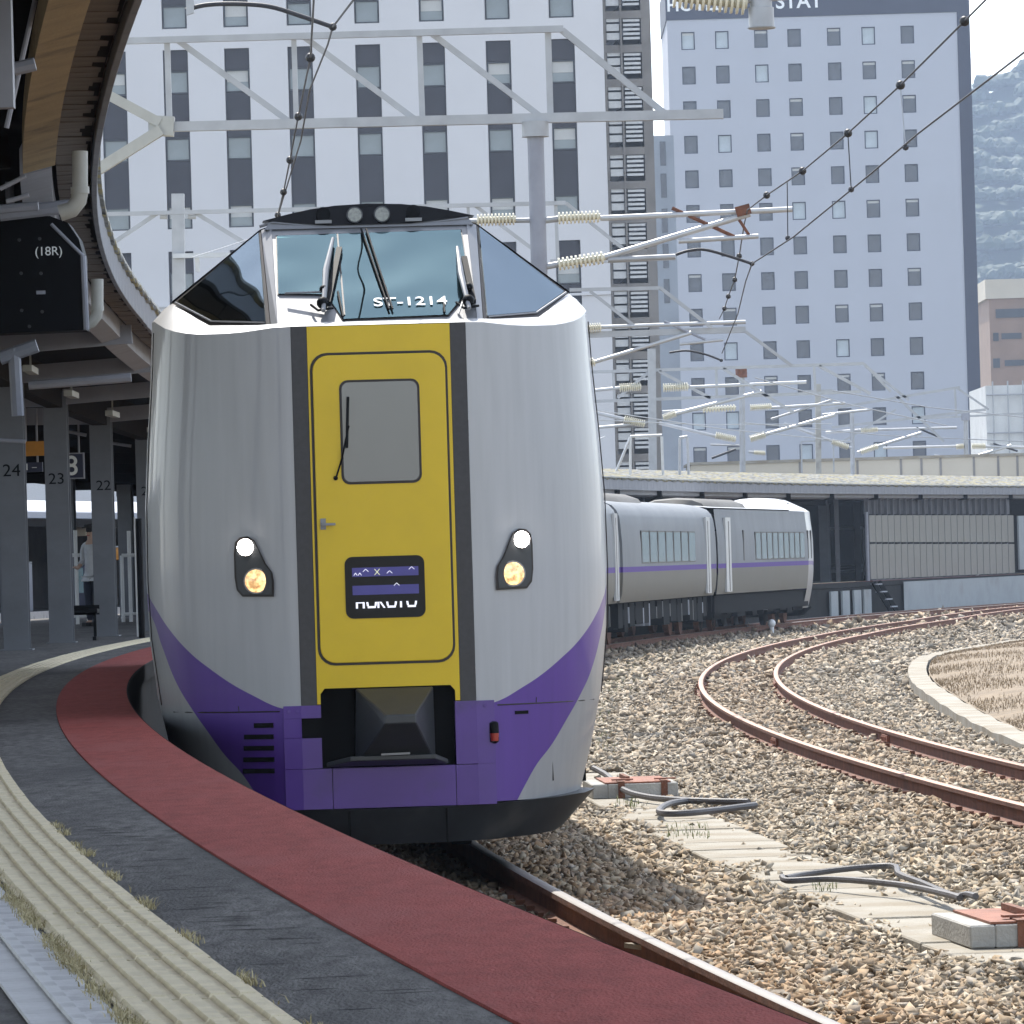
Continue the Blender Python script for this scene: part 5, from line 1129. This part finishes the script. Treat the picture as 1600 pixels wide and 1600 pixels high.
for k in range(8):
    a = A1 + (k + .6) * .8 / RP; z0, z1 = zw(1590, 890, a), zw(1590, 806, a); m = MB(); m.obox(arc(RP + .35, a, (z0 + z1) / 2), Vector((-math.cos(a), math.sin(a), 0)) * .03, Vector((math.sin(a), math.cos(a), 0)) * .38, (0, 0, (z1 - z0) / 2)); m.build('board', M_conc_blue, b2, world=True)
# concrete retaining wall below (higher platform part)
m = MB(); rows = []
for k in range(41):
    a = A0 + .006 + (A1 + .03 - A0) * k / 40; x = 1380 + 210 * k / 40; rows.append([arc(RP - .06, a, -.4), arc(RP - .06, a, zw(x, 910 - 14 * k / 40, a)), arc(RP + .6, a, zw(x, 909 - 14 * k / 40, a))])
m.grid(rows); o = m.build('retaining_wall', M_conc_blue, None); tag(o, 'blue grey concrete platform wall below the beige boards', 'wall')
# platform steps with side beams
a = angY(RP, atR(1372, 940, RP, 150, 220).y); stp = root('platform_steps', arc(RP - .1, a, 0), 'small dark steel steps leading down from the platform end to the track', 'steps')
tg = Vector((math.sin(a), math.cos(a), 0)); rd = Vector((-math.cos(a), math.sin(a), 0)); o0 = arc(RP - .1, a, 0)
for sd in (-.0, 1.0):
    m = MB(); m.bar(o0 - tg * (1.15 - 0) + rd * (.0 - sd * .0) + tg * sd * .9 + Vector((0, 0, .92)), o0 + tg * (sd * .9 - .5) - rd * .5 + Vector((0, 0, -.2)), .06, .14); m.build('side_beam', M_void, stp, world=True)
for k in range(5):
    f = k / 4; c_ = (o0 - tg * 1.15 + Vector((0, 0, .85))).lerp(o0 - tg * .5 - rd * .5 + Vector((0, 0, -.12)), f) + tg * .45; m = MB(); m.obox(c_, tg * .45, rd * .10, (0, 0, .02)); m.build('tread', M_steel_grey, stp, world=True)
# panels closing the space below the platform lip
for k, x in enumerate((1299, 1317, 1335, 1352)):
    q = atR(x, 940, RP, 140, 220); a = angY(RP, q.y); m = MB(); m.obox(arc(RP - .07, a, .28), Vector((-math.cos(a), math.sin(a), 0)) * .03, Vector((math.sin(a), math.cos(a), 0)) * .55, (0, 0, .42)); m.build('concrete_panel', M_conc_blue, plat)
# dim interior items under the far canopy
for k, (x, y0, y1, w) in enumerate(((1342, 775, 915, 10), (1310, 770, 912, 7), (1356, 775, 900, 5))):
    q = atR(x, 850, RP + 1.4, 150, 220); p0, p1 = at(x, y1, q.y), at(x, y0, q.y); wd = w * q.y / FPX; r = root('canopy_post', p0, ['thick dark post just right of the last car', 'slender dark post nearest to the last car', 'slim grey post at the left end of the beige boards'][k], 'post', 'dark posts at the end of the far canopy'); m = MB(); m.box(-wd / 2, wd / 2, -.1, .1, 0, p1.z - p0.z); m.build('shaft', M_slat_dark if k < 2 else M_steel_grey, r); m = MB(); m.box(-wd * .8, wd * .8, -.15, .15, -.02, .05); m.build('base_plate', M_slat_dark, r)
def railing(x0, x1, ys, Y, label):
    p0 = at(x0, ys[-1], Y); p1 = at(x1, ys[-1], Y); r = root('railing', p0, label, 'railing')
    for y in ys: z = at(x0, y, Y).z - p0.z; m = MB(); m.tube([(0, 0, z), (p1.x - p0.x, 0, z)], .05); m.build('rail', M_galv, r)
    for x in (0, p1.x - p0.x): m = MB(); m.tube([(x, 0, -.3), (x, 0, at(x0, ys[0], Y).z - p0.z)], .04); m.build('post', M_galv, r)
railing(1293, 1350, (826, 886, 893), 196, 'grey rails across the platform between the last car and the beige boards')
# dark wall across the back of the island under the far canopy
m = MB(); rows = []
for k in range(31):
    a = angY(RP + 5, 150) + (angY(RP + 5, 228) - angY(RP + 5, 150)) * k / 30; rows.append([arc(RP + 5, a, HP), arc(RP + 5, a, zc(a) + .3), arc(RP + 5.15, a, zc(a) + .3), arc(RP + 5.15, a, HP), arc(RP + 5, a, HP)])
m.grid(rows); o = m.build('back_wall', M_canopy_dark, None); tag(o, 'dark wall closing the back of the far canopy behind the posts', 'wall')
# small lineside things
def marker(x, y, ytop, w, m_, cap, label, name):
    q = atZ(x, y, -.2); r = root(name, Vector((q.x, q.y, -.22)), label, 'post'); h = at(x, ytop, q.y).z + .22; wd = w * q.y / FPX / 2
    k = MB(); k.tube([(0, 0, 0), (0, 0, h)], wd, 8); k.build('shaft', m_, r)
    if cap: k = MB(); k.ball((0, 0, h), wd * 1.9, 8); k.build('cap', cap, r, smooth=True)
marker(1206, 990, 974, 7, M_signal_white, M_signal_white, 'short white marker post with a round head between the tracks', 'marker_post')
marker(1497, 950, 906, 4, M_slat_dark, M_steel_grey, 'thin dark post standing by the far rails in front of the grey wall', 'track_post')
for k, (x, y, rr_, lb_) in enumerate(((1236, 966, .22, 'pale lump lying by the rail under the last car, further left'), (1206, 966, .18, 'leftmost pale lump lying by the rail under the last car'), (1530, 946, .3, 'white covered lump beside the rails at the far right'))):
    q = atZ(x, y, -.15); m = MB(); m.ball((0, 0, 0), rr_, 8, (1.6, 1, .6)); o = m.build('white_cover', M_signal_white, None, loc=q, smooth=True); tag(o, lb_, 'cover', 'pale covers beside the far rails')
q = atZ(1518, 950, -.2); sm_ = root('point_indicator', q, 'small black and white star shaped point indicator on a stalk, far right', 'signal')
hh = at(1527, 896, q.y).z - q.z; X_ = at(1527, 910, q.y).x - q.x; m = MB(); m.tube([(X_, 0, 0), (X_, 0, hh)], .05); m.build('stalk', M_signal_white, sm_)
zc0 = at(1527, 910, q.y).z - q.z; m = MB(); m.disc((X_, -.1, zc0), (0, -1, 0), .13, .04, 12); m.build('disc', M_black, sm_); 
for a in range(4): m = MB(); d_ = Vector((math.cos(a * math.pi / 2 + .78), 0, math.sin(a * math.pi / 2 + .78))); m.bar(Vector((X_, -.12, zc0)) + d_ * .14, Vector((X_, -.12, zc0)) + d_ * .26, .07, .04); m.build('arm', M_signal_white, sm_)

# ------------------------------------------------------------------ neighbouring platform glimpsed on the far left
p2 = root('second_platform', (0, 0, 0), 'next platform glimpsed between the grey columns', None, None, 0, 'structure')
b0_, b1_ = angY(RP, 60), angY(RP, 260)
m = MB(); ring(m, [(RP + 15, -.4), (RP + 15, HP), (RP + 22, HP), (RP + 22, -.4)], b0_, b1_, 60); m.build('slab', M_asph_dark, p2)
m = MB(); ring(m, [(RP + 14.95, HP - .18), (RP + 14.95, HP + .01), (RP + 15.25, HP + .01), (RP + 15.25, HP - .18)], b0_, b1_, 60); m.build('white_edge', M_white_tile, p2)
m = MB(); ring(m, [(RP + 9.3, -.35), (RP + 9.3, -.3), (RP + 14.9, -.3), (RP + 14.9, -.35)], b0_, b1_, 60); m.build('track_bed', M_earth, p2)
c2 = root('second_canopy', (0, 0, 0), 'pale grey canopy roof of the next platform seen between the columns', 'canopy')
f2 = lambda a: 3.35
swept([(15.2, .0), (15.2, .16), (15.25, .2), (18.5, .62), (21.8, .2), (21.8, .0)], b0_, b1_, 60, f=f2).build('roof', M_hotel2_w, c2)
swept([(15.15, -.22), (15.15, -.02), (15.3, -.02), (15.3, -.22)], b0_, b1_, 60, f=f2).build('fascia', M_canopy_dark, c2)
swept([(20.0, HP - 3.35), (20.0, .25), (20.15, .25), (20.15, HP - 3.35)], b0_, b1_, 60, f=f2).build('back_wall', M_backwall, c2)
for k in range(12):
    a = angY(RP + 18.5, 110 + 8 * k); m = MB(); m.obox(arc(RP + 18.5, a, (HP + 3.4) / 2), (.15, 0, 0), (0, .15, 0), (0, 0, (3.4 - HP) / 2)); m.build('post', M_steel_grey, c2)
def booth(x0, y0, x1, y1, Y, m_, label, name='kiosk', trim=None):
    p, q = at(x0, y1, Y), at(x1, y0, Y); r = root(name, Vector(((p.x + q.x) / 2, Y, HP)), label, name.replace('_', ' ')); w = (q.x - p.x) / 2; h = q.z - HP; zb = max(0, p.z - HP)
    k = MB(); k.box(-w, w, 0, .8, zb, h); k.build('cabinet', m_, r, bevel=.02)
    k = MB(); k.box(-w * .8, w * .8, -.03, -.004, zb + (h - zb) * .35, zb + (h - zb) * .9); k.build('front_panel', trim or M_teal, r)
    k = MB(); k.box(-w, w, -.02, .82, h, h + .04); k.build('top_cover', M_galv, r); return r
booth(100, 880, 133, 952, 152, M_navy, 'dark blue glazed cabinet on the next platform, left of the person', 'vending_machine')
booth(190, 868, 212, 930, 153, M_hotel2_w, 'pale cabinet with a teal front on the next platform, beside the train', 'vending_machine')
booth(37, 880, 46, 960, 150, M_hotel2_w, 'narrow pale cabinet between the columns 24 and 23', 'vending_machine')
booth(178, 855, 192, 875, 150, M_orange, 'small orange notice box right of the person', 'notice_box', M_orange)
booth(102, 808, 134, 838, 154, M_beige, 'cream notice board on the next platform above the dark blue cabinet', 'notice_board', M_conc)
YW = 300.0; wb = root('white_building', (at(115, 760, YW).x, YW, 0), 'small white building beyond the next platform, seen below the figure 8 sign', 'building')
m = MB(); m.box(at(98, 760, YW).x, at(122, 760, YW).x, YW, YW + 8, 0, at(110, 742, YW).z); m.build('wall', M_white_paint, wb, world=True)
m = MB(); m.box(at(102, 760, YW).x, at(111, 760, YW).x, YW - .1, YW + .1, at(105, 765, YW).z, at(105, 752, YW).z); m.build('window', M_pane, wb, world=True)
wb2 = root('pale_building', (at(200, 770, 330).x, 330, 0), 'pale blue building with a dark window band beyond the next platform, beside the train', 'building')
m = MB(); m.box(at(160, 770, 330).x, at(260, 770, 330).x, 330, 340, 0, at(190, 732, 330).z); m.build('wall', M_white_paint, wb2, world=True)
m = MB(); m.box(at(180, 770, 330).x, at(212, 770, 330).x, 329.8, 330.1, at(190, 757, 330).z, at(190, 740, 330).z); m.build('window', M_teal, wb2, world=True)

# ------------------------------------------------------------------ overhead line masts, beams, brackets, wires
def insul(r, a, b, n=9, rad=.06, world=True):
    a, b = Vector(a), Vector(b); pts, rr = [], []
    for k in range(n):
        f0_, f1_ = k / n, (k + .55) / n
        pts += [a.lerp(b, f0_), a.lerp(b, f0_ + .12 / n), a.lerp(b, f1_), a.lerp(b, f1_ + .1 / n)]; rr += [rad * .5, rad, rad * .95, rad * .5]
    pts.append(b); rr.append(rad * .5); m = MB(); m.tube(pts, rr, 10); m.build('insulator', M_insul, r, world=True, smooth=50)
def gantry(name, label, Y, base, bars, insuls=(), cat='gantry'):
    """bars: (part, x0, y0, x1, y1, width_px, material, shape)"""
    b = at(base[0], base[1], Y); r = root(name, Vector((b.x, Y, -.3)), label, cat, 'overhead line masts and beams')
    for (part, x0, y0, x1, y1, w, m_, *sh) in bars:
        wd = w * Y / FPX * (1 if Y < 101 else .78); off = sh[1] if len(sh) > 1 else 0.0; a_, b_ = at(x0, y0, Y + off), at(x1, y1, Y + off); k = MB()
        if sh and sh[0] == 'box': k.bar(a_, b_, wd, wd)
        elif sh and sh[0] == 'angle':
            k.bar(a_, b_, wd * .3, wd); k2 = (a_ - b_).normalized(); s_ = k2.cross(Vector((0, 0, 1))); k.bar(a_ + Vector((0, wd * .4, wd * .35)), b_ + Vector((0, wd * .4, wd * .35)), wd * .9, wd * .25)
        else: k.tube([a_, b_], wd / 2, 10)
        k.build(part, m_, r, world=True, smooth=(not sh or sh[0] != 'box') and 40)
    for (x0, y0, x1, y1, w) in insuls: insul(r, at(x0, y0, Y - .02), at(x1, y1, Y - .02), 11, w * Y / FPX / 2)
    return r
G, Wt, St = M_galv, M_galv_w, M_steel_grey
yb_ = lambda Y: 800 + VH + 1.98 * FPX / Y                     # rough ground line in the picture at distance Y
gantry('line_gantry', 'nearest grey steel gantry beam with a round mast right of the train roof', 70, (850, 800), [
    ('mast', 836, 190, 862, 1120, 27, St), ('mast_head', 836, 190, 836.6, 214, 44, G), ('top_chord', 130, 66, 880, 45, 10, G, 'box', -.06), ('bottom_chord', 232, 199, 1130, 178, 15, G, 'box'),
    ('vertical', 261, 62, 265, 197, 9, G, 'box', .05), ('vertical', 459, 57, 463, 190, 8, G, 'box', .05), ('vertical', 655, 52, 660, 186, 9, G, 'box', .05), ('vertical', 856, 47, 860, 181, 10, G, 'box', .05),
    ('diagonal', 276, 62, 452, 190, 9, G, 'box', .1), ('diagonal', 474, 57, 652, 189, 9, G, 'box', .1), ('diagonal', 674, 52, 846, 183, 9, G, 'box', .1), ('diagonal', 878, 47, 1042, 180, 10, G, 'box', .1),
    ('knee_brace', 120, 122, 250, 192, 15, M_pipe, 'box', -.1), ('knee_brace', 120, 286, 252, 203, 17, M_pipe, 'box', -.14), ('gusset', 235, 196, 272, 198, 30, M_pipe, 'box', -.02),
    ('bracket_tube', 938, 341, 1238, 327, 9, Wt), ('strut_tube', 945, 402, 1172, 334, 10, Wt), ('mast_stub', 838, 346, 872, 342, 10, G), ('mast_stub', 846, 418, 872, 413, 10, G), ('bracket_tube', 720, 346, 838, 344, 8, G),
    ('registration_tube', 1060, 377, 1185, 369, 8, Wt), ('tie_rod', 1050, 325, 1150, 371, 6, M_rust), ('registration_tube', 950, 406, 1055, 401, 9, G), ('clamp', 1150, 332, 1172, 326, 16, M_rust, 'box'), ('drop_rod', 1154, 342, 1172, 370, 5, M_rust),
    ], [(872, 341, 938, 338, 20), (872, 413, 945, 402, 21), (745, 344, 806, 342, 20)])
gantry('line_gantry', 'second gantry beam low behind the train roof, square grey post at its left', 118, (279, 480), [
    ('post', 278, 303, 286, 1032, 25, G, 'box'), ('top_chord', 150, 335, 884, 317, 8, G, 'box', -.1), ('diagonal', 164, 388, 246, 333, 8, G, 'box'), ('diagonal', 304, 332, 385, 381, 8, G, 'box'), ('diagonal', 742, 321, 836, 392, 7, G, 'box'), ('vertical', 731, 318, 733, 360, 6, G, 'box'), ('vertical', 868, 317, 872, 412, 7, G, 'box'),
    ('diagonal', 884, 317, 978, 392, 7, G, 'box'), ('bottom_chord', 860, 410, 1056, 402, 11, G, 'box'), ('cross_arm', 270, 400, 360, 398, 9, Wt, 'box', -.2), ('clamp', 250, 338, 262, 338, 12, G), ('clamp', 294, 338, 306, 338, 12, G), ('vertical', 308, 400, 309, 425, 9, Wt, 'box')])
gantry('line_gantry', 'third gantry beam with cantilever arms just right of the train', 102, (880, 800), [
    ('mast', 882, 460, 900, 1065, 18, St), ('top_chord', 890, 453, 1032, 450, 7, G, 'box'), ('bottom_chord', 890, 524, 1165, 515, 12, G, 'box', .1), ('diagonal', 922, 455, 995, 512, 6, G, 'box'), ('diagonal', 1032, 450, 1112, 512, 7, G, 'box'),
    ('bracket_tube', 940, 511, 1165, 503, 8, Wt), ('strut_tube', 928, 566, 1080, 520, 8, Wt), ('registration_tube', 1062, 538, 1130, 531, 6, Wt), ('tie_rod', 1038, 502, 1102, 531, 5, M_steel_grey), ('diagonal', 1165, 518, 1238, 572, 6, G, 'box')],
    [(900, 514, 940, 511, 15), (890, 578, 930, 565, 15)])
gantry('line_gantry', 'gantry with a square mast in front of the stair tower, white V shaped arms below', 205, (1016, 700), [
    ('mast', 1018, 545, 1022, 905, 16, G, 'box'), ('top_chord', 905, 582, 1350, 568, 6, G, 'box'), ('bottom_chord', 905, 628, 1345, 612, 6, G, 'box'), ('vertical', 1119, 576, 1120, 621, 5, G, 'box'), ('vertical', 1272, 571, 1274, 616, 5, G, 'box'), ('vertical', 958, 580, 960, 626, 5, G, 'box'),
    ('diagonal', 965, 622, 1015, 580, 6, G, 'box'), ('diagonal', 1030, 580, 1110, 622, 6, G, 'box'), ('diagonal', 1130, 576, 1240, 645, 6, G, 'box'), ('diagonal', 1280, 572, 1360, 615, 6, G, 'box'), ('diagonal', 1350, 568, 1392, 612, 5, G, 'box'),
    ('bracket_tube', 930, 610, 968, 606, 7, Wt), ('bracket_tube', 1078, 605, 1260, 597, 7, Wt), ('strut_tube', 1050, 648, 1190, 612, 8, Wt), ('strut_tube', 930, 645, 975, 655, 8, Wt), ('tie_rod', 1165, 596, 1235, 642, 5, M_steel_grey), ('bracket_tube', 1010, 661, 935, 668, 6, Wt)],
    [(968, 606, 1002, 604, 14), (1036, 606, 1076, 604, 14), (975, 655, 1008, 663, 13), (1036, 653, 1056, 646, 12)])
gantry('line_gantry', 'gantry mast with a funnel head before the pale hotel, insulated arms both sides', 219, (1160, 700), [
    ('mast', 1159, 585, 1162, 890, 12, G), ('mast_head', 1158, 576, 1158.6, 590, 24, M_rust), ('strut_tube', 1030, 661, 1128, 684, 7, Wt), ('strut_tube', 1192, 680, 1305, 648, 7, Wt), ('bracket_tube', 1035, 643, 1098, 640, 5, Wt), ('bracket_tube', 1205, 637, 1320, 630, 6, Wt), ('cross_arm', 1110, 695, 1155, 696, 4, G), ('drop_rod', 1112, 716, 1150, 702, 5, M_wire), ('diagonal', 1205, 655, 1300, 625, 5, G), ('bracket_tube', 1170, 706, 1195, 708, 5, Wt)],
    [(1118, 680, 1150, 687, 12), (1172, 686, 1196, 679, 12), (1098, 640, 1150, 637, 11), (1172, 637, 1206, 635, 11), (1178, 707, 1196, 708, 8)])
gantry('concrete_mast', 'brownish concrete mast left of the funnel headed right hand masts', 230, (1276, 730), [('mast', 1278, 600, 1280, 880, 11, M_conc, 'box'), ('cross_arm', 1255, 612, 1300, 610, 5, G, 'box'), ('strut_tube', 1225, 662, 1330, 700, 6, Wt), ('bracket_tube', 1285, 648, 1360, 640, 5, Wt), ('guard_ring', 1252, 690, 1302, 688, 3, G, 'box'), ('guard_ring', 1252, 690, 1253, 740, 3, G, 'box'), ('guard_ring', 1302, 688, 1303, 738, 3, G, 'box')], [(1300, 690, 1326, 699, 10)], 'mast')
gantry('line_gantry', 'gantry mast with sloping white arms above the low beige building', 240, (1330, 720), [('mast', 1331, 640, 1334, 860, 9, G), ('strut_tube', 1340, 707, 1440, 676, 6, Wt), ('bracket_tube', 1290, 676, 1345, 672, 6, Wt), ('bracket_tube', 1350, 672, 1495, 668, 5, Wt), ('top_chord', 1290, 640, 1500, 605, 5, G, 'box'), ('bottom_chord', 1300, 668, 1540, 640, 5, G, 'box'), ('diagonal', 1350, 570, 1420, 625, 5, G, 'box'), ('diagonal', 1400, 618, 1475, 690, 5, G, 'box'), ('tie_rod', 1432, 668, 1470, 684, 4, M_wire), ('vertical', 1492, 605, 1494, 650, 4, G, 'box'), ('diagonal', 1495, 606, 1545, 640, 4, G, 'box'), ('diagonal', 1300, 700, 1400, 640, 4, G, 'box')], [(1345, 706, 1372, 697, 10), (1345, 673, 1372, 671, 9)])
gantry('line_gantry', 'rightmost mast with a funnel head in front of the navy corner of the pale hotel', 262, (1510, 730), [('mast', 1509, 655, 1511, 850, 9, G), ('mast_head', 1508.6, 646, 1509, 657, 18, M_steel_grey), ('bracket_tube', 1380, 700, 1498, 697, 5, Wt), ('strut_tube', 1460, 712, 1506, 720, 6, Wt), ('strut_tube', 1515, 716, 1580, 696, 6, Wt), ('bracket_tube', 1520, 697, 1600, 699, 6, Wt), ('tie_rod', 1552, 693, 1590, 705, 4, M_wire), ('top_chord', 1420, 655, 1620, 645, 4, G, 'box'), ('guard_ring', 1547, 693, 1600, 700, 3, G)], [(1494, 698, 1506, 697, 9), (1518, 697, 1540, 697, 10)])
# low frames standing on the far canopy roof
for k, (x0, y0, x1, y1, Y) in enumerate(((985, 682, 1034, 728, 150), (1062, 684, 1074, 728, 152))):
    r = root('steel_frame', at(x0, y1, Y), ['white tube frame with a slanting stay above the far canopy, left', 'smaller grey tube frame standing right of the white one'][k], 'frame', 'tube frames above the far canopy')
    for (part, a_, b_) in (('post', (x0, y0), (x0, y1 + 14)), ('post', (x1, y0), (x1 + 2, y1 + 14)), ('crossbar', (x0, y0), (x1, y0 - 2)), ('stay', (x0, y0 + 1), (x0 - 22, y1 + 8))):
        if part == 'stay' and k: continue
        m = MB(); m.tube([at(*a_, Y), at(*b_, Y)], .035, 8); m.build(part, Wt if k == 0 else G, r, world=True)
def wire(name, pts, rad, label, mt=M_wire, balls=(), group='overhead wires'):
    r = root(name, pts[0], label, 'wire', group); m = MB(); m.tube(pts, rad, 6); m.build('cable', mt, r, world=True, smooth=True)
    for p in balls: m = MB(); m.ball(p, rad * 4.9, 10); m.build('ball', M_ball, r, world=True, smooth=True)
    return r
rr2 = R2 + .12
m_px = [(1540, 0), (1507, 33), (1407, 133), (1325, 208), (1254, 267), (1198, 305), (1168, 328)]
MP = [atR(x, y, rr2, 34, 80) for x, y in m_px]; MP = [MP[0] + (MP[0] - MP[1]) * 3] + MP
tail = [at(x, y, Y) for x, y, Y in ((1163, 350, 74), (1155, 400, 80), (1148, 437, 86), (1138, 463, 91), (1132, 482, 96), (1124, 498, 101))]
mw = wire('messenger_wire', MP + tail, .0085, 'upper overhead wire with black balls rising to the top right corner', balls=[MP[2] , MP[3], MP[4], MP[5], MP[6]] + tail[1:-1])
c_px = [(1640, 47), (1600, 82), (1434, 209), (1360, 272), (1240, 370), (1175, 412)]
CPt = [atR(x, y, rr2, 34, 80) for x, y in c_px]; CPt = [CPt[0] + (CPt[0] - CPt[1]) * 2] + CPt
ct_ = [at(x, y, Y) for x, y, Y in ((1165, 440, 76), (1153, 490, 90), (1128, 552, 101))]
wire('contact_wire', CPt + ct_, .0085, 'lower overhead wire running to the right edge below the ball strung wire')
for k, (a_, b_) in enumerate((((1407, 137), (1415, 230)), ((1325, 212), (1330, 296)), ((1230, 285), (1231, 372)))):
    p, q = atR(*a_, rr2, 34, 80), atR(*b_, rr2, 34, 80); r = root('dropper', q, ['dropper rod nearest the top right corner between the two overhead wires', 'middle dropper rod between the two overhead wires', 'dropper rod closest to the cantilever arm'][k], 'dropper', 'droppers between the overhead wires'); m = MB(); m.tube([p, q], .006, 6); m.build('rod', M_wire if k else M_galv, r, world=True); m = MB(); m.ball(q, .03, 6); m.build('clip', M_wire, r, world=True)
def arm(name, pts, Y, rad, label):
    P_ = [at(x, y, Y) for x, y in pts]; Q = []
    for i in range(len(P_) - 1):
        p0, p1, p2_, p3 = P_[max(i - 1, 0)], P_[i], P_[i + 1], P_[min(i + 2, len(P_) - 1)]
        for k in range(5): t = k / 5; Q.append(.5 * ((2 * p1) + (p2_ - p0) * t + (2 * p0 - 5 * p1 + 4 * p2_ - p3) * t * t + (3 * p1 - p0 - 3 * p2_ + p3) * t ** 3))
    Q.append(P_[-1]); r = root(name, P_[0], label, 'steady arm', 'curved steady arms'); m = MB(); m.tube(Q, rad, 8); m.build('curved_rod', M_wire, r, world=True, smooth=True); m = MB(); m.ball(P_[-1], rad * 1.8, 8); m.build('clip', M_ball, r, world=True, smooth=True)
arm('steady_arm', [(1056, 398), (1075, 392), (1100, 390), (1135, 399), (1175, 412)], 70, .018, 'curved black rod right of the train roof, holding the lower wire')
arm('steady_arm', [(1046, 551), (1072, 548), (1100, 553), (1127, 563)], 102, .018, 'small curved black rod below the third gantry arms')
arm('steady_arm', [(290, 16), (320, 8), (365, 6), (420, 10), (470, 25), (520, 42)], 44, .018, 'curved black rod near the top left in front of the white hotel')
r = root('arm_end', at(296, 10, 44), 'grey clamp plate at the left end of the curved rod, top left', 'clamp'); m = MB(); m.obox(at(297, 8, 44), (.03, 0, .01), (0, .02, 0), (0, 0, .07)); m.build('plate', M_galv, r, world=True)
L1 = [(575, -30, 33), (520, 42, 44), (512, 70, 46), (484, 140, 51), (470, 220, 56), (440, 318, 64), (432, 345, 67)]
wire('contact_wire', [at(*p) for p in L1], .008, 'wire dropping from the top middle to the train roof, left of the lamp panel')
L2 = [(492, -30, 40), (485, 90, 45), (466, 182, 52), (453, 250, 57), (443, 300, 62), (434, 336, 68)]
wire('messenger_wire', [at(*p) for p in L2], .008, 'ball strung wire descending left of the lamp panel to the train roof', balls=[at(*p) for p in L2[1:]])
wire('feeder_wire', [at(300, 402, 110), at(345, 388, 112), at(425, 362, 116)], .008, 'thin wire from the square grey post to the cab roof', mt=M_galv)
for k, (a_, b_) in enumerate((((905, 655), (1300, 662)), ((925, 640), (1330, 690)), ((1160, 660), (1600, 690)), ((1180, 590), (1480, 665)), ((905, 690), (945, 682)), ((1300, 610), (1600, 652)))):
    wire('feeder_wire', [at(*a_, 180), at((a_[0] + b_[0]) / 2, (a_[1] + b_[1]) / 2 + 5, 190), at(*b_, 200)], .018, ['level thin wire crossing behind the white V shaped arms', 'sloping wire below the V shaped arms', 'long wire running right above the low beige building', 'wire sagging right from the funnel headed mast', 'short wire end beside the train flank', 'wire across the foot of the pale hotel at the right'][k], mt=M_galv)
for k, (Y, z) in enumerate(((32.9, 6.1), (32.35, 7.0), (31.7, 8.1))):
    P_ = [Vector((-5 + 13 * q / 10, Y, z - .35 * math.sin(math.pi * q / 10))) for q in range(11)]
    wire('span_wire', P_, .02, ['lowest', 'middle', 'highest'][k] + ' of the three cross span wires above the cab, mirrored in the windscreen', group='cross span wires above the cab')
# switch and insulator string hanging at the top edge
sw = root('line_switch', at(1190, 0, 52), 'grey canister and cream insulators hanging at the top edge before the hotel lettering', 'insulator')
insul(sw, at(1052, -8, 52), at(1168, 4, 52), 13, .12); 
m = MB(); a_, b_ = at(1188, -30, 52), at(1190, 45, 52); m.tube([a_, a_.lerp(b_, .55), a_.lerp(b_, .56), a_.lerp(b_, .97), a_.lerp(b_, .975), b_], [.10, .10, .115, .115, .13, .12], 16); m.build('canister', M_galv, sw, world=True, smooth=30)
m = MB(); m.tube([at(1160, 0, 52), at(1230, -6, 52)], .035); m.build('arm', M_galv, sw, world=True)
# ------------------------------------------------------------------ air: one pale, thin box of haze around everything
hm = bpy.data.materials.new('thin_haze'); hm.use_nodes = True; nt = hm.node_tree; nt.nodes.clear()
ho = nt.nodes.new('ShaderNodeOutputMaterial'); hv = nt.nodes.new('ShaderNodeVolumePrincipled'); hv.inputs['Color'].default_value = (.62, .77, 1, 1); hv.inputs['Density'].default_value = .00021; hv.inputs['Anisotropy'].default_value = .2
nt.links.new(hv.outputs[0], ho.inputs['Volume'])
m = MB(); m.box(-920, 1170, -140, 2620, -1.6, 215); hz_o = m.build('haze', hm, None); tag(hz_o, 'thin bluish haze in the air', None, None, 'stuff')
#@@MORE@@
